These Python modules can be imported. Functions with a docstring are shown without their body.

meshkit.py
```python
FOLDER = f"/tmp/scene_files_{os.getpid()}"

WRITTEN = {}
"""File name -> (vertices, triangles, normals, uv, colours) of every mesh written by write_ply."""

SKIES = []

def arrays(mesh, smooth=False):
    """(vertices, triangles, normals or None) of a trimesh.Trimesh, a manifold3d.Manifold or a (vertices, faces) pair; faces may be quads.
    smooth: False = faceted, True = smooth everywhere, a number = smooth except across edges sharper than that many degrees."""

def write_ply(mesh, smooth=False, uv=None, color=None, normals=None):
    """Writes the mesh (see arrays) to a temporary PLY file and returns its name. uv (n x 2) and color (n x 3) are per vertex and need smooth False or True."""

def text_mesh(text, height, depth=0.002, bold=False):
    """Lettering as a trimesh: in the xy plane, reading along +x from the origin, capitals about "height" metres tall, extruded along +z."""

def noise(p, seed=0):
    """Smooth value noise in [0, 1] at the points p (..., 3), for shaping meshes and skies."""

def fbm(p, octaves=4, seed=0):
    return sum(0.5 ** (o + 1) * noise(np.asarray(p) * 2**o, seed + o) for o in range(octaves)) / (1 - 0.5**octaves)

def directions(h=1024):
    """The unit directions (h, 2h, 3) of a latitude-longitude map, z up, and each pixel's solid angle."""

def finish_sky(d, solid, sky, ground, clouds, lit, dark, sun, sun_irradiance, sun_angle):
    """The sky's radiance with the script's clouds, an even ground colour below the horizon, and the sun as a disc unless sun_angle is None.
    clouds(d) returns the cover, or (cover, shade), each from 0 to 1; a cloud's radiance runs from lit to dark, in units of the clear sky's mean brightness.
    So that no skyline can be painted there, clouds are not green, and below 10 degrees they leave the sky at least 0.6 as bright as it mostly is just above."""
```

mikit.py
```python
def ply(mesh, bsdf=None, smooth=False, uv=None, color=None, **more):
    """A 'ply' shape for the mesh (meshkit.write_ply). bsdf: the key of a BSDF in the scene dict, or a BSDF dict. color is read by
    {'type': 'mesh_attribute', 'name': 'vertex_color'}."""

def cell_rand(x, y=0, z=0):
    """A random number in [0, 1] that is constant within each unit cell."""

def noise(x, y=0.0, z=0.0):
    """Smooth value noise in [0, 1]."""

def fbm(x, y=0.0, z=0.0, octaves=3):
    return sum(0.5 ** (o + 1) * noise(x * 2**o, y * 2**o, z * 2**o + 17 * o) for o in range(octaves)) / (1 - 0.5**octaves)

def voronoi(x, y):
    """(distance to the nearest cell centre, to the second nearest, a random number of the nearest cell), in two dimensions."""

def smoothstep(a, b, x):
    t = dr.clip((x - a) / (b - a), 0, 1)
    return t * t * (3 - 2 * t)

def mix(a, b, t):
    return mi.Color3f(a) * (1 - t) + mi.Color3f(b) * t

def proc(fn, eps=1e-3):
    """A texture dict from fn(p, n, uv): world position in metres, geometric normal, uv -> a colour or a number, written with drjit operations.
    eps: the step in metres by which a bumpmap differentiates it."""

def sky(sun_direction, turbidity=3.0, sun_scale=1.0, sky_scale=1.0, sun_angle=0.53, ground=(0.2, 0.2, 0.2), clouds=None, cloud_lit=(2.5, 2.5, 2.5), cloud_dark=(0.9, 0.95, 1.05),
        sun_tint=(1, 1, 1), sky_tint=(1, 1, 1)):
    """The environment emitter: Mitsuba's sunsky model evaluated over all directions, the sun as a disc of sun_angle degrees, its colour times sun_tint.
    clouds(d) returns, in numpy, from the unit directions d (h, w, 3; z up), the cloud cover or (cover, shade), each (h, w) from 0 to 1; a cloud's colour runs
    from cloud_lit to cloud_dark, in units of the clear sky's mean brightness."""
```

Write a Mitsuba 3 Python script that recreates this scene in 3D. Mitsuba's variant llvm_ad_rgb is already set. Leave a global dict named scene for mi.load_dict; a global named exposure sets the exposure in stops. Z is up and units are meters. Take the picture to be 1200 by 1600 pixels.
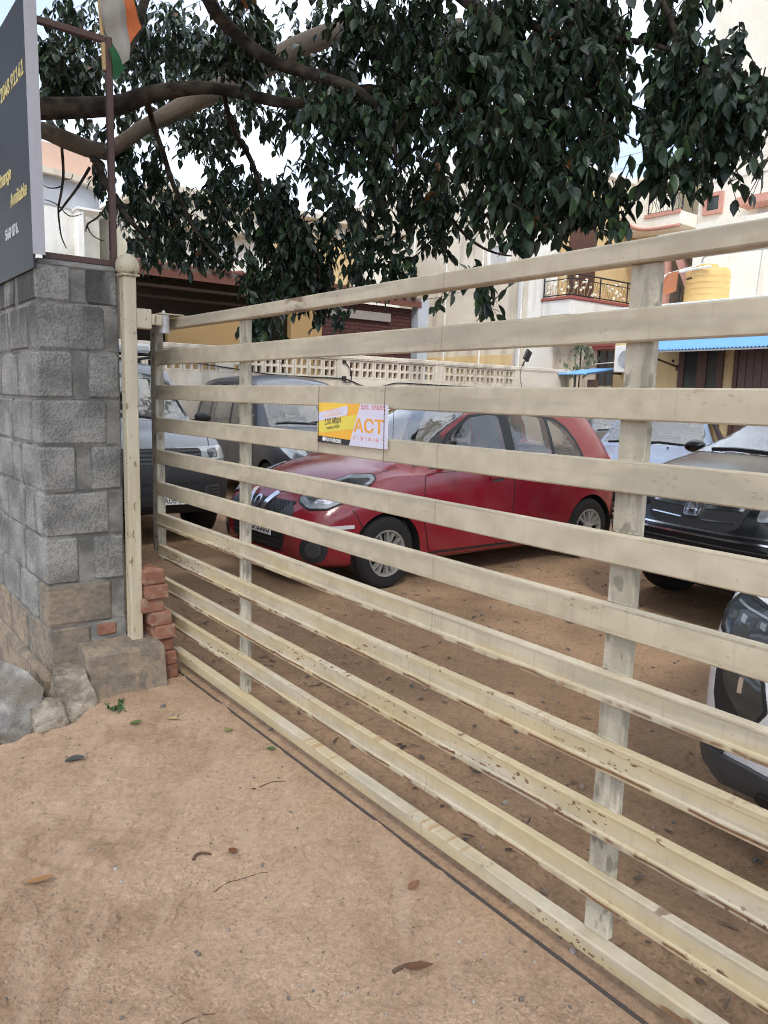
import math, random
import numpy as np
import trimesh
import drjit as dr
import mitsuba as mi
import shapely
import shapely.geometry as sg
import shapely.affinity as sa
import manifold3d as m3
from scipy.spatial import Delaunay
from scipy.interpolate import PchipInterpolator
import mikit, meshkit
from mikit import proc, noise, fbm, voronoi, cell_rand, smoothstep, mix

T = mi.ScalarTransform4f
scene, labels = {}, {}

# ------------------------------------------------------------------ camera, sky, exposure
# world: x runs along the gate, y points into the car park, z is up, metres
EYE = np.array([0.0, 0.0, 1.5])
FWD = np.array([-0.78397, 0.60307, -0.14729])
UPV = np.array([-0.13322, 0.06830, 0.98873])
scene['camera'] = {'type': 'perspective', 'fov': 53.6, 'fov_axis': 'x', 'near_clip': 0.05, 'far_clip': 3000.0,
                   'to_world': T().look_at(origin=EYE.tolist(), target=(EYE + FWD).tolist(), up=UPV.tolist())}
exposure = 2.85


def _clouds(d):
    x, y, z = d[..., 0], d[..., 1], d[..., 2]
    s = 1.0 / np.maximum(z + 0.25, 0.08)
    u, v = x * s, y * s
    n = 0.0
    for k, (a, b) in enumerate([(1.3, 0.4), (2.9, 1.7), (6.1, 2.2), (12.7, 0.3)]):
        n = n + 0.5 ** k * (np.sin(a * u + 1.7 * np.sin(0.7 * a * v + b)) * np.cos(a * v - 1.3 * np.sin(0.6 * a * u + 2 * b)))
    cover = np.clip(0.58 + 0.42 * n, 0.12, 1.0)
    shade = np.clip(0.25 - 0.25 * n, 0, 0.7)
    return cover, shade


scene['sky'] = mikit.sky([0.62, -0.38, 0.69], turbidity=3.0, sun_scale=0.21, sun_angle=10, clouds=_clouds,
                         cloud_lit=(3.0, 3.12, 3.3), cloud_dark=(2.1, 2.26, 2.5), sky_tint=(1.0, 1.0, 1.05),
                         sun_tint=(0.86, 1.0, 1.18))
labels['sky'] = {'label': 'bright hazy sky with thin white clouds seen through the leaves', 'kind': 'structure'}

# ------------------------------------------------------------------ helpers
rng = np.random.default_rng(7)


def key_for(base):
    if base not in scene and base not in labels and not any(k.startswith(base + '__') for k in scene):
        return base
    i = 1
    while True:
        k = f'{base}_{i:03d}'
        if k not in scene and k not in labels and not _used.get(k):
            return k
        i += 1


_used, _count = {}, {}


def numbered(base):
    n = _count.get(base, 0)
    _count[base] = n + 1
    k = base if n == 0 else f'{base}_{n:03d}'
    _used[k] = True
    return k


def thing(base, label, cat, group=None):
    k = numbered(base)
    labels[k] = {'label': label, 'category': cat}
    if group:
        labels[k]['group'] = group
    return k


def put(parent, name, mesh, bsdf, smooth=False, label=None, kind=None, **more):
    """one entry: a part of parent (parent__name) or, without parent, a top-level mesh"""
    k = numbered(f'{parent}__{name}' if parent else name)
    scene[k] = mikit.ply(mesh, bsdf, smooth, **more)
    if label or kind:
        labels[k] = {}
        if label:
            labels[k]['label'] = label
        if kind:
            labels[k]['kind'] = kind
    return k


def struct(name, mesh, bsdf, label, smooth=False, **more):
    k = numbered(name)
    scene[k] = mikit.ply(mesh, bsdf, smooth, **more)
    labels[k] = {'label': label, 'kind': 'structure'}
    return k


def solo(name, mesh, bsdf, label, cat, smooth=False, group=None, kind=None, **more):
    k = thing(name, label, cat, group)
    if kind:
        labels[k]['kind'] = kind
    scene[k] = mikit.ply(mesh, bsdf, smooth, **more)
    return k


def cat(*ms):
    ms = [m for m in ms if m is not None and len(m.faces)]
    v, f, n = [], [], 0
    for m in ms:
        v.append(np.asarray(m.vertices)); f.append(np.asarray(m.faces) + n); n += len(m.vertices)
    return trimesh.Trimesh(np.vstack(v), np.vstack(f), process=False)


def hullmesh(p):
    m = m3.Manifold.hull_points(np.asarray(p, np.float64)).to_mesh()
    return trimesh.Trimesh(m.vert_properties[:, :3], m.tri_verts, process=False)


def box(x0, x1, y0, y1, z0, z1, b=0.0):
    """box with chamfered edges"""
    if x0 > x1: x0, x1 = x1, x0
    if y0 > y1: y0, y1 = y1, y0
    if z0 > z1: z0, z1 = z1, z0
    b = min(b, 0.45 * (x1 - x0), 0.45 * (y1 - y0), 0.45 * (z1 - z0))
    if b <= 0:
        m = trimesh.creation.box((x1 - x0, y1 - y0, z1 - z0))
        m.apply_translation(((x0 + x1) / 2, (y0 + y1) / 2, (z0 + z1) / 2))
        return m
    P = []
    for sx in (0, 1):
        for sy in (0, 1):
            for sz in (0, 1):
                for k in range(3):
                    q = [x1 if sx else x0, y1 if sy else y0, z1 if sz else z0]
                    for j, s in enumerate((sx, sy, sz)):
                        if j != k:
                            q[j] += -b if s else b
                    P.append(q)
    return hullmesh(P)


def xf(m, M):
    m = m.copy(); m.apply_transform(M); return m


def rotz(deg, o=(0, 0, 0)):
    return trimesh.transformations.rotation_matrix(math.radians(deg), [0, 0, 1], o)


def rot(deg, ax, o=(0, 0, 0)):
    return trimesh.transformations.rotation_matrix(math.radians(deg), ax, o)


def shift(x, y, z):
    return trimesh.transformations.translation_matrix([x, y, z])


def smoothpath(p, n=12):
    p = np.asarray(p, float)
    if len(p) < 3:
        return p
    t = np.r_[0, np.cumsum(np.linalg.norm(np.diff(p[:, :3], axis=0), axis=1))]
    return PchipInterpolator(t, p, axis=0)(np.linspace(0, t[-1], n))


def tube(p, r, sides=8, cap=True):
    p = np.asarray(p, float)
    r = np.broadcast_to(np.asarray(r, float), (len(p),))
    t = np.gradient(p, axis=0); t /= np.linalg.norm(t, axis=1, keepdims=True) + 1e-12
    a = np.cross(t[0], [0, 0, 1.0] if abs(t[0][2]) < 0.9 else [1.0, 0, 0]); a /= np.linalg.norm(a)
    ang = np.arange(sides) * 2 * np.pi / sides
    V = []
    for i in range(len(p)):
        a = a - t[i] * (a @ t[i]); a /= np.linalg.norm(a) + 1e-12
        b = np.cross(t[i], a)
        V.append(p[i] + r[i] * (np.cos(ang)[:, None] * a + np.sin(ang)[:, None] * b))
    V = np.vstack(V)
    F = []
    for i in range(len(p) - 1):
        for j in range(sides):
            k = (j + 1) % sides
            F += [[i * sides + j, i * sides + k, (i + 1) * sides + k], [i * sides + j, (i + 1) * sides + k, (i + 1) * sides + j]]
    if cap:
        n = len(V); V = np.vstack([V, p[0], p[-1]]); e = (len(p) - 1) * sides
        for j in range(sides):
            k = (j + 1) % sides
            F += [[n, k, j], [n + 1, e + j, e + k]]
    return trimesh.Trimesh(V, np.array(F), process=False)


def extrude(poly, h):
    return trimesh.creation.extrude_polygon(poly, h)


def wall_panel(poly, origin, u, v, depth):
    """polygon in (u, v) of a plane, extruded by depth along u x v"""
    m = extrude(poly, depth)
    u, v = np.asarray(u, float), np.asarray(v, float)
    w = np.cross(u, v)
    M = np.eye(4); M[:3, 0], M[:3, 1], M[:3, 2], M[:3, 3] = u, v, w, origin
    m.apply_transform(M)
    if np.linalg.det(M[:3, :3]) < 0:
        m.invert()
    return m


def profile_x(pts, x0, x1):
    """(y, z) polygon extruded from x0 to x1"""
    return wall_panel(sg.Polygon(pts), (x0, 0, 0), (0, 1, 0), (0, 0, 1), x1 - x0)


def revolve(pts, sides=24):
    return trimesh.creation.revolve(np.asarray(pts, float), sections=sides)


def rrect(x0, x1, y0, y1, r):
    return sg.box(x0 + r, y0 + r, x1 - r, y1 - r).buffer(r, quad_segs=4)


def tri_poly(poly, step):
    """a polygon as a fine, even triangle mesh in 2-D"""
    pts = []
    polys = [poly] if poly.geom_type == 'Polygon' else list(poly.geoms)
    for pl in polys:
        for ring in [pl.exterior, *pl.interiors]:
            c = np.array(ring.segmentize(step).coords)[:-1]
            pts.append(c)
    x0, y0, x1, y1 = poly.bounds
    gx, gy = np.meshgrid(np.arange(x0 + step / 2, x1, step), np.arange(y0 + step / 2, y1, step))
    g = np.c_[gx.ravel(), gy.ravel()]
    if len(g):
        inner = poly.buffer(-0.4 * step)
        if not inner.is_empty:
            g = g[shapely.contains_xy(inner, g[:, 0], g[:, 1])]
            pts.append(g)
    P = np.vstack(pts)
    t = Delaunay(P).simplices
    c = P[t].mean(1)
    t = t[shapely.contains_xy(poly.buffer(1e-6), c[:, 0], c[:, 1])]
    a = P[t]
    area = (a[:, 1, 0] - a[:, 0, 0]) * (a[:, 2, 1] - a[:, 0, 1]) - (a[:, 1, 1] - a[:, 0, 1]) * (a[:, 2, 0] - a[:, 0, 0])
    t[area < 0] = t[area < 0][:, ::-1]
    return P, t[np.abs(area) > 1e-10]


def letters(text, height, depth=0.002):
    return meshkit.text_mesh(text, height)


def displaced(m, amp, freq, seed=0, step=None):
    """roughen a mesh along its normals with noise"""
    if step:
        v, f = trimesh.remesh.subdivide_to_size(m.vertices, m.faces, step)
        m = trimesh.Trimesh(v, f, process=True)
    n = meshkit.fbm(m.vertices * freq + seed * 13.7)
    v = m.vertices + m.vertex_normals * (np.asarray(n).reshape(-1, 1) - 0.5) * 2 * amp
    return trimesh.Trimesh(v, m.faces, process=False)
# ------------------------------------------------------------------ materials
def rgb(c):
    return {'type': 'rgb', 'value': list(map(float, c))}


def plain(key, color, rough=0.6, spec=0.5, metallic=0.0, coat=0.0, coat_gloss=0.95, two=True):
    b = {'type': 'principled', 'base_color': rgb(color) if isinstance(color, (tuple, list)) else color, 'roughness': rough if isinstance(rough, dict) else float(rough),
         'specular': float(spec), 'metallic': float(metallic)}
    if coat:
        b['clearcoat'] = float(coat); b['clearcoat_gloss'] = float(coat_gloss)
    scene[key] = {'type': 'twosided', 'bsdf': b} if two else b
    return key


def bumpy(key, color, height, scale, rough=0.85, spec=0.3, eps=2e-3):
    b = {'type': 'principled', 'base_color': color, 'roughness': rough, 'specular': spec}
    scene[key] = {'type': 'twosided', 'bsdf': {'type': 'bumpmap', 'bump': proc(height, eps), 'scale': scale, 'bsdf': b}}
    return key


VCOL = {'type': 'mesh_attribute', 'name': 'vertex_color'}


# sand of the verge and of the car park: grains, broom marks, damp and litter-stained patches
def sand_col(p, n, uv):
    big = fbm(p.x * 0.9, p.y * 0.9, 3.0, 3)
    mid = fbm(p.x * 5.0, p.y * 5.0, 1.0, 3)
    fine = fbm(p.x * 90.0, p.y * 90.0, 2.0, 3)
    grain = noise(p.x * 420.0, p.y * 420.0, 5.0)
    c = mix((0.288, 0.193, 0.131), (0.388, 0.271, 0.191), smoothstep(0.32, 0.68, 0.5 * big + 0.5 * mid))
    c = c * (0.64 + 0.38 * fine + 0.38 * grain)
    c = mix(c, (0.44, 0.32, 0.235), smoothstep(0.56, 0.74, fbm(p.x * 9.0 + p.y * 13.0, (p.x - p.y) * 3.0, 4.0, 4)) * 0.40)
    inside = smoothstep(1.40, 1.75, p.y + 0.25 * (mid - 0.5))
    litter = mix((0.28, 0.176, 0.108), (0.43, 0.275, 0.168), smoothstep(0.35, 0.65, fbm(p.x * 1.6, p.y * 1.6, 9.0, 3)))
    c = mix(c, litter * (0.75 + 0.4 * fine), inside * 0.85)
    specks = smoothstep(0.82, 0.88, noise(p.x * 70.0, p.y * 70.0, 8.0)) * (0.25 + 0.2 * inside)
    return mix(c, (0.10, 0.075, 0.06), specks * 0.8)


def sand_h(p, n, uv):
    u, v = 0.83 * p.x + 0.55 * p.y, -0.55 * p.x + 0.83 * p.y
    w = 0.12 * fbm(p.x * 3.0, p.y * 3.0, 5.0, 2)
    g = smoothstep(0.035, 0.0, dr.abs(noise((u + w) * 5.0, (v + w) * 34.0, 2.0) - 0.5)) * smoothstep(0.50, 0.60, fbm(p.x * 2.4, p.y * 2.4, 3.0, 2))
    g = g + 0.7 * smoothstep(0.03, 0.0, dr.abs(noise((v - w) * 7.0, (u + w) * 40.0, 6.0) - 0.5)) * smoothstep(0.54, 0.64, fbm(p.x * 2.9, p.y * 2.9, 8.0, 2))
    return -0.17 * g + 0.9 * fbm(p.x * 17.0, p.y * 17.0, 0.0, 4) + 0.35 * fbm(p.x * 75.0, p.y * 75.0, 3.0, 2) + 0.5 * fbm(p.x * 26.0 + p.y * 34.0, (p.x - p.y) * 5.0, 4.0, 3) * smoothstep(0.35, 0.6, fbm(p.x * 2.0, p.y * 2.0, 7.0, 2)) + 0.22 * noise(p.x * 240.0, p.y * 240.0, 1.0)


bumpy('sand', proc(sand_col), sand_h, 0.032, rough=0.95, spec=0.15)


# cast concrete blocks: porous face, dark rain stains, pale lime
def block_col(p, n, uv):
    a = p.x * 1.0 + p.y * 1.0
    pu, pv, pw = 0.74 * p.x + 0.52 * p.y + 0.43 * p.z, -0.61 * p.x + 0.30 * p.y + 0.73 * p.z, 0.25 * p.x - 0.80 * p.y + 0.54 * p.z
    pore = fbm(pu * 120.0, pv * 120.0, pw * 120.0, 3)
    tone = fbm(p.x * 7.0, p.y * 7.0, p.z * 7.0, 3)
    each = cell_rand(p.x * 2.6 + 0.3, p.y * 2.6, p.z * 4.5 + 0.1)
    c = mix((0.145, 0.142, 0.137), (0.295, 0.285, 0.268), smoothstep(0.25, 0.75, 0.7 * tone + 0.3 * pore))
    c = c * (0.80 + 0.26 * smoothstep(0.34, 0.58, pore)) * (0.90 + 0.15 * each)
    stain = smoothstep(0.43, 0.62, fbm(a * 9.0, 0.0, p.z * 0.9, 3)) * smoothstep(1.62, 1.98, p.z + 0.25 * (tone - 0.5))
    c = mix(c, (0.035, 0.036, 0.037), stain * 0.8)
    return c


def mud_block_col(p, n, uv):
    pore = fbm(p.x * 60.0, p.y * 60.0, p.z * 60.0, 3)
    tone = fbm(p.x * 5.0, p.y * 5.0, p.z * 5.0, 3)
    c = mix((0.20, 0.168, 0.138), (0.30, 0.235, 0.172), smoothstep(0.3, 0.7, tone))
    c = mix(c, (0.13, 0.122, 0.115), smoothstep(0.50, 0.68, fbm(p.x * 17.0, p.y * 17.0, p.z * 17.0, 4)) * 0.6)
    return c * (0.60 + 0.72 * pore)


def pore_h(p, n, uv):
    pu, pv, pw = 0.74 * p.x + 0.52 * p.y + 0.43 * p.z, -0.61 * p.x + 0.30 * p.y + 0.73 * p.z, 0.25 * p.x - 0.80 * p.y + 0.54 * p.z
    return 0.6 * fbm(pu * 120.0, pv * 120.0, pw * 120.0, 2) + 0.9 * fbm(pu * 30.0, pv * 30.0, pw * 30.0, 3)


bumpy('block', proc(block_col), pore_h, 0.0030, rough=0.95, spec=0.2)
bumpy('mud_block', proc(mud_block_col), pore_h, 0.005, rough=0.95, spec=0.15)


def mortar_col(p, n, uv):
    t = fbm(p.x * 9.0, p.y * 9.0, p.z * 9.0, 4)
    return mix((0.125, 0.121, 0.114), (0.25, 0.24, 0.222), smoothstep(0.3, 0.7, t)) * (0.8 + 0.35 * noise(p.x * 160.0, p.y * 160.0, p.z * 160.0))


bumpy('mortar', proc(mortar_col), lambda p, n, uv: fbm(p.x * 38.0, p.y * 38.0, p.z * 38.0, 4), 0.012, rough=0.95, spec=0.2)


def footing_col(p, n, uv):
    t = fbm(p.x * 10.0, p.y * 10.0, p.z * 16.0, 4)
    f = noise(p.x * 150.0, p.y * 150.0, p.z * 150.0)
    d = fbm(p.x * 34.0, p.y * 34.0, p.z * 6.0, 3)
    c = mix((0.17, 0.145, 0.12), (0.28, 0.225, 0.17), smoothstep(0.3, 0.7, t))
    return mix(c, (0.34, 0.25, 0.18), smoothstep(0.48, 0.7, d) * 0.6) * (0.75 + 0.4 * f)


bumpy('footing', proc(footing_col), lambda p, n, uv: fbm(p.x * 40.0, p.y * 40.0, p.z * 40.0, 4), 0.008, rough=0.95, spec=0.15)


def rock_col(p, n, uv):
    t = fbm(p.x * 11.0, p.y * 11.0, p.z * 11.0, 4)
    f = noise(p.x * 140.0, p.y * 140.0, p.z * 140.0)
    c = mix((0.15, 0.125, 0.10), (0.38, 0.33, 0.27), smoothstep(0.3, 0.7, t)) * (0.75 + 0.45 * f)
    return c


bumpy('rock', proc(rock_col), lambda p, n, uv: fbm(p.x * 40.0, p.y * 40.0, p.z * 40.0, 4), 0.02, rough=0.9, spec=0.25)


def slab_col(p, n, uv):
    t = fbm(p.x * 13.0, p.y * 13.0, p.z * 13.0, 4)
    f = noise(p.x * 170.0, p.y * 170.0, p.z * 170.0)
    c = mix((0.165, 0.155, 0.145), (0.315, 0.30, 0.28), smoothstep(0.3, 0.7, t))
    c = mix(c, (0.15, 0.125, 0.10), smoothstep(0.46, 0.62, fbm(p.x * 4.0, p.y * 4.0, p.z * 9.0, 3)) * 0.8)
    return c * (0.72 + 0.45 * f)


bumpy('granite', proc(slab_col), lambda p, n, uv: fbm(p.x * 30.0, p.y * 30.0, p.z * 30.0, 4), 0.014, rough=0.85, spec=0.3)


# cream enamel on the gate: vertical grime streaks, scratches, rust along the folded lips
def gate_col(p, n, uv):
    k = dr.floor((1.905 - p.z) / 0.1815)
    t = (1.905 - p.z) / 0.1815 - k
    fine = fbm(p.x * 24.0, p.y * 24.0, p.z * 24.0, 3)
    streak = fbm(p.x * 95.0, p.y * 95.0, p.z * 5.0 + k * 3.0, 3)
    blot = fbm(p.x * 5.0, p.y * 5.0, p.z * 5.0 + k, 3)
    speck = noise(p.x * 130.0, p.y * 130.0, p.z * 130.0)
    c = mix((0.405, 0.345, 0.25), (0.505, 0.44, 0.33), smoothstep(0.3, 0.7, 0.6 * blot + 0.4 * fine))
    c = mix(c, (0.20, 0.18, 0.145), smoothstep(0.56, 0.85, streak) * 0.18)
    c = mix(c, (0.30, 0.27, 0.21), smoothstep(0.52, 0.70, fbm(p.x * 2.1, p.y * 9.0, p.z * 16.0 + k * 5.0, 4)) * 0.55)
    c = mix(c, (0.13, 0.11, 0.085), smoothstep(0.004, 0.001, dr.abs(p.x + 1.782 + 0.004 * noise(p.z * 30.0, 0.0, 0.0))) * 0.4)
    c = mix(c, (0.10, 0.08, 0.06), smoothstep(0.92, 0.96, speck) * smoothstep(0.55, 0.68, blot) * 0.4)
    low = smoothstep(4.5, 6.5, k)
    c = mix(c, (0.46, 0.35, 0.17), low * smoothstep(0.30, 0.64, fbm(p.x * 3.0, 0.0, p.z * 22.0, 3)) * 0.5)
    line = smoothstep(0.045, 0.0, dr.abs(t - 0.315 + 0.03 * (noise(p.x * 14.0, k, 0.0) - 0.5))) * smoothstep(0.36, 0.48, fbm(p.x * 16.0, k * 7.3, 2.0, 3))
    edge = smoothstep(0.62, 0.70, fbm(p.x * 60.0, p.y * 60.0, p.z * 95.0 + 9.0, 3)) * smoothstep(0.60, 0.70, fbm(p.x * 3.3, k * 5.0, p.z * 9.0, 2))
    drip = smoothstep(0.55, 0.75, fbm(p.x * 70.0, k * 3.0, p.z * 12.0, 3)) * smoothstep(0.52, 0.62, fbm(p.x * 4.0, k * 9.0, 1.0, 2)) * smoothstep(0.20, 0.33, t)
    c = mix(c, (0.33, 0.19, 0.08), drip * low * 0.7)
    rust = dr.clip(line * low + edge * (0.25 + 0.65 * low), 0, 1)
    rc = mix((0.06, 0.03, 0.018), (0.22, 0.10, 0.045), noise(p.x * 60.0, p.y * 60.0, p.z * 60.0))
    wide = fbm(p.x * 13.0, p.y * 13.0, p.z * 34.0, 4)
    here = dr.maximum(smoothstep(0.20, 0.06, dr.abs(p.x + 0.80)) * smoothstep(0.10, 0.085, p.z), smoothstep(0.10, 0.03, dr.abs(p.x + 2.66)) * smoothstep(1.81, 1.84, p.z))
    rust = dr.clip(rust + here * smoothstep(0.44, 0.60, wide) * 0.85, 0, 1)
    return mix(c, rc, rust)


def gate_h(p, n, uv):
    return 0.5 * fbm(p.x * 30.0, p.y * 30.0, p.z * 30.0, 3) + 0.3 * noise(p.x * 4.0, p.y * 4.0, p.z * 4.0)


def stile_col(p, n, uv):
    f = fbm(p.x * 60.0, p.y * 60.0, p.z * 7.0, 3)
    b = fbm(p.x * 14.0, p.y * 14.0, p.z * 4.0, 4)
    s = noise(p.x * 140.0, p.y * 140.0, p.z * 140.0)
    c = mix((0.35, 0.315, 0.24), (0.47, 0.425, 0.335), smoothstep(0.3, 0.7, b))
    c = mix(c, (0.15, 0.135, 0.11), smoothstep(0.48, 0.72, f) * 0.5)
    c = mix(c, (0.10, 0.085, 0.065), smoothstep(0.60, 0.70, fbm(p.x * 38.0, p.y * 38.0, p.z * 16.0, 3)) * 0.55)
    return c * (0.9 + 0.15 * s)


bumpy('stile_paint', proc(stile_col), gate_h, 0.0022, rough=0.6, spec=0.35)
bumpy('gate_paint', proc(gate_col), gate_h, 0.0022, rough=0.5, spec=0.4)


def post_col(p, n, uv):
    t = fbm(p.x * 30.0, p.y * 30.0, p.z * 3.0, 3)
    s = noise(p.x * 150.0, p.y * 150.0, p.z * 110.0)
    c = mix((0.47, 0.41, 0.29), (0.55, 0.49, 0.37), smoothstep(0.3, 0.7, t))
    chips = smoothstep(0.70, 0.78, fbm(p.x * 60.0, p.y * 60.0, p.z * 14.0, 3))
    c = mix(c, (0.24, 0.17, 0.10), chips)
    return mix(c, (0.15, 0.11, 0.08), smoothstep(0.85, 0.9, s) * 0.6)


scene['post_paint'] = {'type': 'twosided', 'bsdf': {'type': 'principled', 'base_color': proc(post_col), 'roughness': 0.5, 'specular': 0.4}}


def brick_col(p, n, uv):
    t = fbm(p.x * 14.0, p.y * 14.0, p.z * 14.0, 3)
    e = cell_rand(dr.floor(p.z / 0.0735) * 1.0, 3.0, 1.0)
    c = mix((0.185, 0.080, 0.056), (0.30, 0.145, 0.10), dr.clip(0.55 * smoothstep(0.3, 0.7, t) + 0.5 * e - 0.1, 0, 1))
    dust = smoothstep(0.45, 0.7, fbm(p.x * 26.0, p.y * 26.0, p.z * 26.0, 3))
    return mix(c, (0.31, 0.215, 0.16), dust * 0.6)


bumpy('brick_clay', proc(brick_col), lambda p, n, uv: fbm(p.x * 60.0, p.y * 60.0, p.z * 60.0, 3), 0.006, rough=0.92, spec=0.2)


def plaster_fn(a, b, dirt, amount):
    def fn(p, n, uv):
        s = fbm(p.x * 3.6 + p.y * 3.6, 0.0, p.z * 0.45, 4)
        t = fbm(p.x * 1.1, p.y * 1.1, p.z * 1.1, 3)
        f = fbm(p.x * 22.0, p.y * 22.0, p.z * 22.0, 2)
        c = mix(a, b, smoothstep(0.3, 0.7, t)) * (0.93 + 0.12 * f)
        return mix(c, dirt, smoothstep(0.55, 0.75, s) * amount)
    return proc(fn)


for _k, _a, _b, _d, _m in (('plaster_cream', (0.60, 0.54, 0.45), (0.67, 0.61, 0.52), (0.36, 0.31, 0.25), 0.5),
                           ('plaster_white', (0.74, 0.73, 0.70), (0.79, 0.78, 0.75), (0.50, 0.47, 0.43), 0.4),
                           ('plaster_ivory', (0.76, 0.72, 0.63), (0.80, 0.77, 0.69), (0.52, 0.46, 0.38), 0.4),
                           ('plaster_yellow', (0.60, 0.44, 0.22), (0.67, 0.51, 0.28), (0.46, 0.32, 0.15), 0.25)):
    scene[_k] = {'type': 'twosided', 'bsdf': {'type': 'principled', 'base_color': plaster_fn(_a, _b, _d, _m), 'roughness': 0.9, 'specular': 0.2}}


def bark_col(p, n, uv):
    t = fbm(p.x * 9.0, p.y * 9.0, p.z * 9.0, 4)
    return mix((0.022, 0.018, 0.016), (0.075, 0.060, 0.048), smoothstep(0.3, 0.7, t))


bumpy('bark', proc(bark_col), lambda p, n, uv: fbm(p.x * 26.0, p.y * 26.0, p.z * 26.0, 3), 0.02, rough=0.9, spec=0.2)
plain('bark_pale', (0.155, 0.125, 0.10), 0.9, 0.2)
scene['leaf'] = {'type': 'blendbsdf', 'weight': 0.30, 'bsdf_0': {'type': 'twosided', 'bsdf': {'type': 'principled', 'base_color': VCOL, 'roughness': 0.33, 'specular': 0.65}},
                 'bsdf_1': {'type': 'principledthin', 'base_color': VCOL, 'roughness': 0.4, 'eta': 1.5, 'diff_trans': 1.1, 'spec_trans': 0.0}}
scene['litter'] = {'type': 'twosided', 'bsdf': {'type': 'principled', 'base_color': VCOL, 'roughness': 0.75, 'specular': 0.25}}
scene['print'] = {'type': 'twosided', 'bsdf': {'type': 'principled', 'base_color': VCOL, 'roughness': 0.4, 'specular': 0.4}}

plain('plaster_pink', (0.66, 0.46, 0.36), 0.9, 0.2)
plain('plaster_greyblue', (0.44, 0.46, 0.50), 0.9, 0.2)
plain('trim_maroon', (0.30, 0.085, 0.075), 0.7)
plain('trim_rose', (0.52, 0.27, 0.22), 0.8)
plain('roof_blue', (0.16, 0.36, 0.66), 0.45)
plain('wood_brown', (0.085, 0.038, 0.028), 0.5)
plain('shutter_brown', (0.11, 0.062, 0.055), 0.5)
plain('pane_dark', (0.03, 0.04, 0.045), 0.12, 0.6)
plain('iron_black', (0.02, 0.02, 0.022), 0.5)
plain('iron_brown', (0.085, 0.045, 0.038), 0.6)
plain('steel_grey', (0.42, 0.42, 0.42), 0.4, metallic=0.6)
plain('tank_yellow', (0.66, 0.44, 0.17), 0.45)
plain('cloth_orange', (0.52, 0.22, 0.12), 0.9, 0.1)
plain('white_enamel', (0.78, 0.78, 0.77), 0.35)
plain('grey_enamel', (0.50, 0.50, 0.50), 0.45)
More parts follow.
